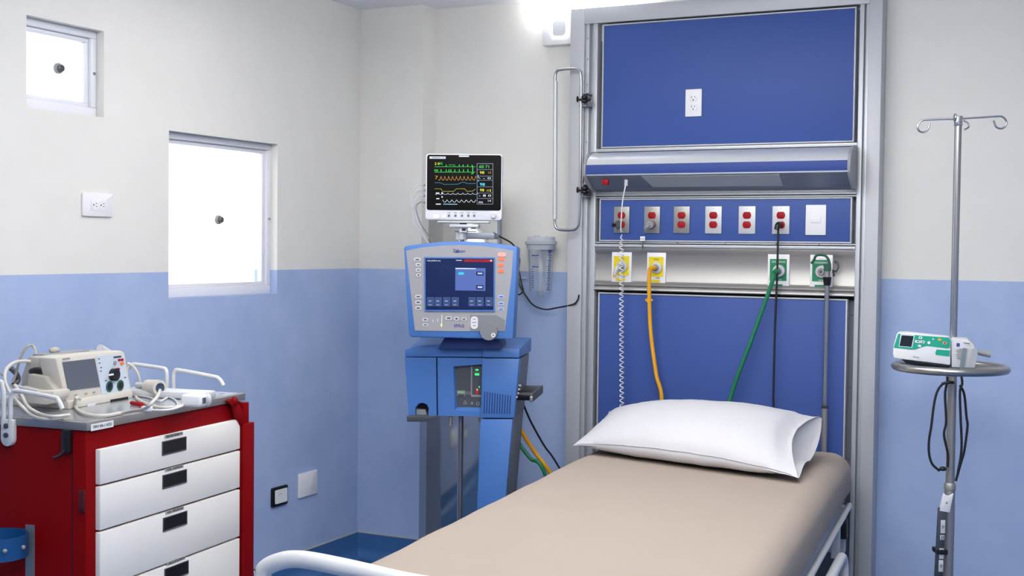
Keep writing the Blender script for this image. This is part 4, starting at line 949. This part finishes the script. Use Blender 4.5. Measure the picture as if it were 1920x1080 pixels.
# cylinder holder on the side: blue hoop on a steel strap
hp = g.hit(53, 1030, x=-.01)
MB().box(-.006, -.0005, hp.y-.014, hp.y+.014, .25, g.hit(53, 985, x=-.01).z, .001).build('cylinder_strap', mat('worn_steel', '717A86', .45, .5), cart)
z0_, z1_ = g.hit(30, 1047, x=-.08).z, g.hit(30, 1005, x=-.08).z
rad = .075; cyc = (-.006-rad, hp.y+.035)
m = MB().use(mat('blue_enamel', '0F4A80', .4)); m.lathe([(rad, z0_), (rad, z1_), (rad-.003, z1_), (rad-.003, z0_)], (cyc[0], cyc[1], 0), seg=40)
bm_ = m.bm
for f_ in [f_ for f_ in bm_.faces if len(f_.verts) > 6]: bm_.faces.remove(f_)
hoop = m.build('cylinder_hoop', None, cart); label(hoop, 'blue metal hoop holder')
for an in (235, 275): t = R(an); MB().ball((cyc[0]+(rad+.002)*math.cos(t), cyc[1]+(rad+.002)*math.sin(t), (z0_+z1_)/2), .006).build('hoop_screw', grey_pl, hoop)

# ------------------------------------------------------------------ defibrillator
D = Fr((W.hit(125, 768, z=CT+.0228).x, W.hit(125, 768, z=CT+.0228).y, CT+.0228), 97)
de = thing('defibrillator', 'warm grey defibrillator with dark screen on top of the red cart', 'defibrillator', D)
ffo = D.xz([(104, 672), (110, 668), (228, 657.5), (234, 660), (247, 728), (246, 737), (130, 757), (124, 752)], .0)
fbk = [(x*.98+.004, z) for x, z in ffo]
MB().prism(ffo, 0, .06, .006).build('front_bezel', tan, de)
zt2 = max(z for x, z in ffo); xr2 = max(x for x, z in ffo); xmin = min(x for x, z in ffo)
def sidep(pts, xx): return [(p.y, p.z) for p in D.P(pts, x=xx)]
BP = sidep([(106, 674), (52, 668), (39, 706), (38, 745)], 0)
MB().prism([(.05, .012), (.05, BP[0][1])]+BP[1:]+[(BP[-1][0], .012)], .0, xr2-.02, .006, plane='yz').build('body', tan_d, de)
MB().box(.04, xr2-.08, .09, .15, BP[1][1]-.012, BP[1][1]+.003, .002).build('printer_lid', grey_pl, de)
MB().prism([(.005, .0), (xr2-.0, .0), (xr2-.0, .02), (xr2-.01, .028), (.0, .024)], -.004, .24, .004).build('base', tan, de)
scn = D.P([(117, 679), (177.5, 672), (187.5, 725), (127.5, 733)], y=-.001)
m = MB().use(mat('defib_screen', '585C68', .25)); m.prism([(p.x, p.z) for p in scn], .001, -.0015); m.build('screen', None, de)
cp = MB().use(mat('pale_blue_panel', 'C0CAD6', .4)); cp.prism(D.xz([(179.5, 668), (229, 664.5), (244.5, 731), (191, 739)], -.001), .001, -.0012)
yD = -.0013
def dd(px, col, r_, th=.003, sq=1): p = D.hit(*px, y=yD); cp.use(col); cp.lathe([(r_, yD), (r_, yD-th), (r_*.8, yD-th-.001)], (p.x, 0, p.z), 'y', 20)
cp0 = cp; cp = MB(); dd((215, 680), grey_pl, .006); cp.build('indicator', None, de)
cp = MB(); dd((211, 702.5), black, .0185, .014); cp.use(white); vb(cp, 203.5, 701.5, 212.5, 703.5, yD-.0145, .0012, D); cp.build('selector_knob', None, de)
cp = MB(); dd((205, 725), mat('dark_teal', '1C5B64', .4), .0165, .001); dd((205, 725), black, .0115, .002); cp.build('round_port', None, de)
cp = MB(); dd((225.5, 722.5), mat('dark_green2', '1D5A4A', .4), .0165, .001); dd((225.5, 722.5), black, .0115, .002); cp.build('round_port', None, de)
for q, mt_k in (((221, 673, 225.5, 677), red_sock), ((226.5, 672.5, 231, 676.5), red_sock), ((225.5, 679, 231.5, 684), mat('orange_key', 'E07A3C', .4)), ((216, 690.5, 224, 694.5), red_sock)):
    cp = MB().use(mt_k); vb(cp, *q, yD, .002, D, .004); cp.build('key', None, de)
cp = cp0; cp.use(ink)
for x, y in ((184, 672), (185, 680), (188, 688.5), (187.5, 695), (197, 713), (233, 707)): vb(cp, x, y, x+3, y+1.6, yD, .0005, D)
vb(cp, 213, 668.5, 227, 670, yD, .0005, D)
for x in (140, 159, 174):
    km = MB(); vb(km, x, 740-(x-140)*.16, x+4.5, 742.2-(x-140)*.16, -.0005, .0012, D); km.build('key', grey_pl, de)
km = MB(); vb(km, 117, 672, 131, 673.6, -.0005, .0006, D); km.build('maker_mark', grey_pl, de)
cp.build('control_panel', None, de)
m = MB().use(black); vb(m, 207, 749.5, 240, 760, -.004, .0008, D); m.use(grey_lt); vb(m, 163, 757.5, 178, 766, -.005, .002, D, .004); m.build('printer_slot', None, de)
# paddle holder on the left side
MB().prism(sidep([(52, 701), (84, 706), (90, 716), (101, 730), (101, 740), (48, 735)], -.045), -.045, -.001, .005, plane='yz').build('paddle_tray', tan_d, de)
MB().prism(sidep([(30, 724), (70, 733), (101, 733), (99, 748), (85, 760), (48, 756), (32, 745)], -.075), -.075, -.001, .008, plane='yz').build('paddle_pocket', tan, de)
MB().prism(sidep([(24, 721), (70, 731), (70, 738), (24, 728)], -.085), -.085, -.0755, .002, plane='yz').build('pocket_lip', grey_lt, de)
MB().lathe([(.012, -.006), (.014, -.014), (.01, -.02)], (0, .1, .08), 'x', 14).build('side_jack', grey_dk, de)
kk = D.hit(74, 697, x=-.012); MB().ball((-.012, kk.y+.006, kk.z), .014, .03, .0125).ball((-.014, kk.y-.02, kk.z+.003), .012, .016, .012).build('side_knob', black, de)
MB().tube([(xr2-.02, .1, .15), (xr2+.035, .1, .12), (xr2+.04, .1, .07), (xr2-.0, .1, .03)], .011, 12).build('side_handle', grey_lt, de)
tpz = D.hit(102, 658, y=.13); MB().ball((tpz.x, .13, tpz.z+.002), .02, .012, .010).build('top_plug', tan_d, de)
# cables and paddles on the cart top
TZ = CT+.0228
def onT(a, b, dz=0): return W.hit(a, b, z=TZ+dz)
def cable(name, lab, mt, r, P, cat='cable'):
    o = MB().tube(P, r, 10, 8).build(name, mt); return tag(o, lab, cat, 'loose cables around the defibrillator')
def onD(a, b, y): return D.o + D.m @ D.hit(a, b, y=y)
cable('defibrillator_cable', 'thick warm grey cable curving in front of the defibrillator base', tan, .0048, [onD(150, 748, -.012), onD(143, 746, -.03), onT(141, 762, .006)]+[onT(a, b, .006) for a, b in ((152, 773), (175, 779), (200, 779), (228, 774))]+[onT(252, 770, .02), onT(272, 766, .045), W.hit(288, 752, z=TZ+.065), W.hit(297, 741, z=TZ+.068), W.hit(300, 732, z=TZ+.06)])
cable('defibrillator_cable', 'warm grey cable looping down the right side of the defibrillator', tan, .0046, [onD(238, 681, .05), onD(248, 686, .04), onD(258, 700, .03), onD(262, 716, .03), onD(262, 730, .03), onD(255, 741, .03), onT(258, 748, .005), onT(275, 757, .005), onT(300, 764, .005), onT(330, 763, .005), onT(350, 757, .006)])
cable('paddle_cable', 'warm grey cable looping wide around the left side of the defibrillator', tan, .0048, [onD(57, 678, .12), onD(44, 677, .13), onD(27, 680, .13), onD(12, 692, .12), onD(9, 712, .1), onD(18, 735, .08), onD(36, 757, .0), onT(62, 780, .008), onT(85, 786, .008), onT(108, 785, .008), onT(122, 780, .008)])
cable('paddle_cable', 'second grey cable hanging lower beside the paddle pocket', tan, .0046, [onD(28, 722, .1), onD(40, 740, .05), onD(52, 762, -.02), onT(75, 776, .016), onT(100, 781, .017), onT(130, 778, .016)])
cable('antenna_cable', 'thin grey cable arching above the back of the defibrillator', tan_d, .004, [onD(67, 668, .15), onD(66, 657, .17), onD(61, 648, .19), onD(52, 649, .2), onD(43, 660, .21), onD(36, 678, .22), onD(30, 700, .24), onD(24, 715, .25)])
pd = thing('paddle', 'grey cylindrical paddle with a dark lens end lying right of the defibrillator', 'paddle', Fr((0, 0, 0)))
q0, q1 = W.hit(276, 724, z=TZ+.032), W.hit(297, 729, z=TZ+.032)
q1 = q0+Vector((.06, -.012, 0))
MB().tube([q0, q1], .02, 18, 0, .0235).build('handle', tan, pd); dv = (q1-q0).normalized(); MB().cyl(q1, q1+dv*.004, .0145, 18).build('lens', mat('lens_dark', '2F3E52', .2), pd)
MB().tube([q0-dv*.05, q0], .009, 12, 0).build('stem', grey_lt, pd); MB().box(q0.x-.03, q0.x+.02, q0.y-.016, q0.y+.016, TZ+.0005, q0.z-.012, .003).build('foot', tan_d, pd)
fp = thing('flat_paddle', 'long flat pale grey tray lying behind the cables on the cart top', 'tray', Fr(onT(318, 744), 10))
MB().box(-.15, .14, -.045, .04, .0003, .022, .008).build('tray_body', grey_lt, fp)
cbk = thing('cable_block', 'white cable connector block with dark slot near the cart front edge', 'connector', Fr(onT(366, 762), 10))
MB().box(-.035, .03, -.025, .025, .0003, .036, .009, 3).build('block', white, cbk); MB().box(.0305, .0312, -.012, .006, .01, .027).build('slot', grey_dk, cbk); MB().ball((.03, .018, .018), .012, .01, .018).build('latch', grey_lt, cbk)
cable('sensor_lead', 'thin white lead lying coiled between the red pen and the connector block', white, .003, [onT(a, b, .004) for a, b in ((352, 755), (340, 762), (318, 768), (296, 769), (282, 768))])
cable('sensor_lead', 'thin grey lead crossing the cart top behind the white connector', grey_lt, .003, [onT(a, b, .004) for a, b in ((262, 742), (280, 745), (300, 752), (315, 745), (328, 750), (333, 760), (322, 765))])
rp_ = thing('red_marker', 'small red marker lying on the steel top right of the defibrillator', 'pen', Fr(onT(258, 757, .006), 10))
MB().cyl((-.028, .012, 0), (.02, -.008, 0), .0055, 12).build('barrel', red_sock, rp_)
sc_ = thing('small_connector', 'small white and red plug lying in front of the red marker', 'plug', Fr(onT(272, 771), 20))
m = MB().use(white); m.box(-.008, .02, -.009, .009, .0003, .014, .002); m.use(red_sock); m.box(-.014, -.008, -.008, .008, .0003, .013, .001); m.build('plug_body', None, sc_)
vt = thing('tube_bundle', 'dark clips and grey tubing behind the defibrillator at the cart back', 'tubing', Fr((0, 0, 0)))
MB().tube([onD(20, 690, .28), onD(30, 700, .27), onD(34, 712, .27), onD(26, 722, .27)], .008, 10).build('clip', grey_dk, vt)
MB().tube([onD(0, 700, .24), onD(6, 704, .24), onD(10, 715, .22)], .003, 8).tube([onD(26, 722, .27), onT(45, 735, .01), onT(70, 735, .01)], .01, 10).build('tubing', tan_d, vt)

# ------------------------------------------------------------------ wall plates on the left wall
def wplate(px0, px1, nm, lab, kind):
    a, b = W.hit(*px0, x=0), W.hit(*px1, x=0); c = (a+b)/2; f = Fr((0, c.y, c.z), 90); w_, h_ = abs(b.y-a.y), abs(a.z-b.z); t = thing(nm, lab, 'wall socket' if kind != 'blank' else 'wall plate', f)
    if kind == 'socket':
        MB().rr(-w_/2, w_/2, -h_/2, h_/2, -.0002, -.009, .006, 4, .002).build('cover_plate', white, t); MB().box(-.036, .036, -.009, -.0105, -.021, .021, .0008).build('insert', white, t)
        for s in (-1, 1):
            m = MB().use(white); m.lathe([(.0155, -.0105), (.0155, -.0115)], (s*.0175, 0, 0), 'y', 20); m.use(ink)
            cx = s*.0175; m.box(cx+.003, cx+.010, -.0115, -.012, .004, .0062); m.box(cx+.003, cx+.009, -.0115, -.012, -.0062, -.004); m.lathe([(.0028, -.0115), (.0028, -.0121)], (cx-.0065, 0, 0), 'y', 10); m.build('receptacle', None, t)
    elif kind == 'black':
        m = MB(); e = .012
        m.rr(-w_/2, w_/2, -h_/2, h_/2, -.0002, -.012, .008, 4, .003).build('surround', black, t)
        m = MB().use(white); m.rr(-w_/2+.016, w_/2-.01, -h_/2+.013, h_/2-.012, -.012, -.016, .005, 4); m.use(grey_pl); m.strip([(-.015, .004), (-.01, .012), (.005, .012)], -.016, .0015); m.build('insert', None, t)
    else:
        MB().rr(-w_/2, w_/2, -h_/2, h_/2, -.0002, -.009, .004, 4, .002).build('cover_plate', white, t); MB().box(0.01, .038, -.009, -.0105, -.02, .018, .001).build('rocker', white, t)
wplate((152, 361), (208.5, 407), 'double_socket', 'white horizontal double socket on the pale wall left of the larger window', 'socket')
wplate((507, 915.5), (536, 943.5), 'black_framed_socket', 'small black framed white socket low on the blue wall beside the cart', 'black')
wplate((558.5, 889), (592, 924.5), 'blank_wall_plate', 'plain white wall plate low on the blue wall near the corner', 'blank')

# ------------------------------------------------------------------ IV stand
I = Fr((2.7575, -.7, 0), 20)
iv = thing('iv_stand', 'steel drip stand with two hooks and a ring in front of the right wall', 'drip stand', I)
zt_ = I.hit(1801, 236, y=0).z; zm = .86
MB().cyl((0, 0, .12), (0, 0, I.hit(1780, 908, y=0).z), .0175, 24).build('lower_tube', steel, iv)
zl = I.hit(1780, 908, y=0).z
MB().cyl((0, 0, zl-.02), (0, 0, .5), .0205, 24).build('sleeve', grey_dk, iv) if False else None
MB().cyl((0, 0, zl), (0, 0, I.hit(1790, 700, y=0).z), .0145, 24).build('middle_tube', steel, iv)
MB().cyl((0, 0, I.hit(1790, 700, y=0).z), (0, 0, zt_), .0118, 24).build('upper_tube', chrome, iv)
MB().lathe([(.0175, zl-.02), (.0195, zl-.018), (.0195, zl+.0), (.016, zl+.006)]).build('collar', steel_darker, iv)
hk0 = lambda a, b: I.hit(a, b, y=0)
zh = hk0(1801, 222).z
MB().box(-.012, .012, -.012, .012, zt_-.002, zh+.008, .003).torus((-.012, -.004, zh+.002), .011, .0035, 24, 'x').build('hook_hub', chrome, iv)
Lh = [(1797, 223), (1760, 223.5), (1733, 225), (1725, 229), (1720.5, 238), (1724, 246), (1732, 247.5), (1740, 242), (1743, 231)]
Rh = [(1806, 222), (1840, 220), (1872, 218), (1881, 220), (1887, 228), (1885, 237), (1877, 241), (1868, 238), (1863, 226)]
for L in (Lh, Rh): MB().tube([hk0(*p) for p in L], .0034, 10, 6).build('bottle_hook', chrome, iv)
MB().tube([(.008, -.006, zh-.005), (.018, -.05, zh-.02), (.02, -.055, zh-.035), (.014, -.03, zh-.04)], .003, 8).build('rear_hook', chrome, iv)
# second pair of hooks seen end-on
rc = hk0(1781, 690)
rl, rr_ = hk0(1680, 684), hk0(1884, 694); RR = (rr_.x-rl.x)/2; rx = (rl.x+rr_.x)/2; rz = (rl.z+rr_.z)/2
MB().torus((rx, 0, rz), RR, .0135, 64).build('ring_handle', mat('satin_steel', 'A3A19E', .28, .85), iv)
MB().cyl((rx-RR, 0, rz), (rx+RR, 0, rz), .007, 12).cyl((0, 0, rz-.02), (0, 0, rz+.02), .022, 20).build('ring_hub', steel, iv)
MB().tube([(0, 0, .12), (0, 0, .1)], .03, 20, 0).build('base_hub', grey_dk, iv)
for k in range(5):
    t = R(72*k+20); d = Vector((math.cos(t), math.sin(t), 0)); lg = MB().tube([d*.0+Vector((0, 0, .11)), d*.15+Vector((0, 0, .1)), d*.25+Vector((0, 0, .075))], .012, 10).build('leg', steel, iv)
    MB().lathe([(.02, -.01), (.023, -.006), (.023, .006), (.02, .01)], tuple(d*.25+Vector((0, 0, .0235))), 'y', 18).cyl(d*.25+Vector((0, 0, .045)), d*.25+Vector((0, 0, .07)), .006, 8).build('caster_wheel', rubber, lg)
# power strip on the stand
PS = Fr((2.7575, -.7, 0), 26)
ps = thing('power_strip', 'grey power strip with white outlets taped upright to the drip stand', 'power strip', PS)
def pp(a, b, y=-.03): return PS.hit(a, b, y=y)
m = MB(); e = [pp(1763, 950), pp(1773, 950), pp(1767, 1080), pp(1757, 1080)]; zlow = .34
kx = (e[3].x-e[0].x)/(e[3].z-e[0].z)
quad = [pp(1762, 952), pp(1774, 952), pp(1766, 1085), pp(1755, 1085)]
MB().prism([(q.x-.004, q.z) for q in (quad[0], quad[3])]+[(q.x+.004, q.z) for q in (quad[2], quad[1])], -.028, -.0185, .003).build('strip_body', dark_metal, ps)
for y0, y1 in ((975, 1000), (1003, 1012), (1028, 1048), (1050, 1072)):
    a, b = pp(1765-(y0-950)*.05, y0, -.0285), pp(1773-(y0-950)*.05, y1, -.0285)
    o = MB().box(a.x, b.x, -.0285, -.031, b.z, a.z, .001).build('outlet', grey_lt, ps)
    c = (a+b)/2; MB().box(c.x-.003, c.x-.001, -.031, -.0315, c.z-.006, c.z+.006).box(c.x+.002, c.x+.004, -.031, -.0315, c.z-.004, c.z+.005).build('slot', ink, o)
a, b = pp(1757, 1031, -.033), pp(1773, 1040, -.033); MB().box(a.x, b.x+.008, -.034, .02, b.z, a.z, .002).build('strap', black, ps)
a = PS.xz([(1770, 925), (1775, 929.5), (1781, 930), (1788, 926), (1780.5, 961), (1762, 958)], -.03); m = MB().use(white).prism(a, -.03, -.0195, .001); c = PS.hit(1775, 943, y=-.031); m.use(grey_pl); m.lathe([(.004, -.0302), (.004, -.0308)], (c.x, 0, c.z), 'y', 10); label(m.build('bracket', None, ps), 'white bracket at the top end')
# black cord loops on the stand
ic = thing('pump_cord', 'black cord hanging in loops from the drip stand below the ring', 'cord', Fr((2.7575, -.7, 0), 20))
def ih(a, b, y): return I.hit(a, b, y=y)
for pts, y in ((((1776, 706), (1776, 716), (1772, 740), (1774, 790), (1770, 815), (1777, 850), (1777, 876)), -.03), (((1785, 717), (1768, 720), (1757, 735), (1751, 760), (1746, 800), (1742, 825), (1742, 850), (1748, 870), (1762, 883)), -.025), (((1803, 706), (1804, 720), (1800, 735), (1801, 780), (1803, 830), (1801, 858), (1796, 885)), -.02), (((1800, 722), (1808, 740), (1812, 780), (1814, 800), (1808, 845), (1801, 870), (1794, 895), (1792, 902)), .0)):
    MB().tube([ih(a, b, y) for a, b in pts], .0042, 8).build('cord_loop', rubber, ic)
MB().tube([ih(1766, 720, -.028), ih(1776, 717, -.034), ih(1788, 717, -.03)], .005, 8).build('cord_tie', black, ic)
a = ih(1768, 879, -.02); MB().ball(a, .012, .01, .008).build('cord_plug', black, ic)
# infusion pump
PO = W.hit(1735, 655, y=-.78)
Q = Fr(PO, 6, 7, 0)
pu = thing('infusion_pump', 'white and teal infusion pump tilted on the ring of the drip stand', 'infusion pump', Q)
bo_ = Q.xz([(1682, 624), (1700, 624), (1775, 632), (1783, 636), (1782, 685), (1676, 672), (1674, 664), (1675, 650)], 0)
MB().prism(bo_, 0, .09, .005).build('casing', mat('pump_white', 'E8E8EA', .3), pu)
gf = MB().use(teal); gf.prism(Q.xz([(1684, 625.5), (1779, 633), (1782, 637), (1781, 652), (1777, 653.5), (1738, 648.5), (1728, 651), (1716, 655.5), (1708, 655.5), (1675.5, 652)], -.0008), 0, -.001); gf.prism(Q.xz([(1756, 655), (1781, 657), (1780.5, 668.5), (1755, 665.5), (1753.5, 662)], -.0008), 0, -.001)
gf.use(white); gf.prism(Q.xz([(1689, 626.5), (1715, 628.5), (1710.5, 651.5), (1685, 649.5)], -.001), 0, -.0015)
gf.use(mat('pump_display', '20262E', .2)); gf.prism(Q.xz([(1690.5, 628.5), (1713.2, 630), (1709, 650.5), (1686.3, 648.5)], -.0016), 0, -.002)
for x0, y0, x1, y1, r_ in ((1723, 630, 1729, 636, .004), (1716, 637.5, 1724.5, 643.5, .002), (1726, 638, 1733.5, 644, .003), (1721.5, 646, 1727, 651, .005), (1739.5, 639.5, 1744, 645.5, .004), (1748, 634.5, 1751, 637, .001)): km = MB().use(white); vb(km, x0, y0, x1, y1, -.0012, .0014, Q, r_); km.build('key', None, pu)
gf.use(ink); vb(gf, 1719, 639.3, 1723, 641.6, -.0026, .0004, Q); vb(gf, 1728, 640, 1732, 642.3, -.0026, .0004, Q); vb(gf, 1724.8, 632, 1727, 634, -.0026, .0004, Q)
km = MB(); vb(km, 1758.5, 634, 1765, 639.5, -.0012, .002, Q, .005); km.build('key', mat('pump_orange', 'D8A040', .4), pu); km = MB().use(mat('pump_brown', 'B9A38C', .4)); vb(km, 1767.5, 640, 1775.5, 646.5, -.0012, .002, Q, .006); km.use(red_sock); vb(km, 1769.8, 641.7, 1773, 644.5, -.003, .0006, Q, .002); km.build('key', None, pu)
p = Q.hit(1718, 670, y=-.001); gf.use(grey_pl); gf.strip([(p.x-.01, p.z), (p.x-.003, p.z)], -.0006, .003); gf.strip([(p.x-.001, p.z), (p.x+.009, p.z)], -.0006, .0028)
gf.build('front_panel', None, pu)
MB().prism(Q.xz([(1690, 674), (1780, 685), (1780, 690), (1700, 682)], .01), .01, .08, .002).build('foot_rail', black, pu)
sm_ = MB().prism(Q.xz([(1783, 634), (1814, 635), (1820, 641), (1827, 646), (1829, 655), (1828, 691), (1784, 689)], .004), .004, .085, .004).build('side_module', grey_lt, pu)
m = MB().use(grey_pl); vb(m, 1799, 653, 1804, 673, .0035, .004, Q); 
for k in range(5): vb(m, 1793, 655+k*4, 1800, 656.5+k*4, .0035, .003, Q)
m.use(grey_dk); vb(m, 1806, 642, 1818, 643.5, .0035, .004, Q); m.use(blue_txt); vb(m, 1794, 643, 1799, 650, .0035, .001, Q); m.build('syringe_clamp', None, sm_)
m = MB(); vb(m, 1805, 652, 1806.6, 692, .003, .006, Q); m.build('clamp_bar', mat('clamp_blue', '6F8088', .4), sm_)
m = MB(); vb(m, 1822, 653, 1828, 690, .003, .006, Q, .006); m.build('clamp_jaw', mat('jaw_grey', 'A4A7AC', .4), sm_)
p0, p1 = Q.hit(1828, 659.5, y=.04), Q.hit(1858, 664.5, y=.04); kb = MB().cyl(p0, p0+(p1-p0)*.25, .0055, 12).build('knob_stem', grey_pl, pu)
MB().tube([p0+(p1-p0)*.22, p0+(p1-p0)*.35, p0+(p1-p0)*.8, p1], .009, 16, 4, .0115).build('knob', grey_pl, kb)
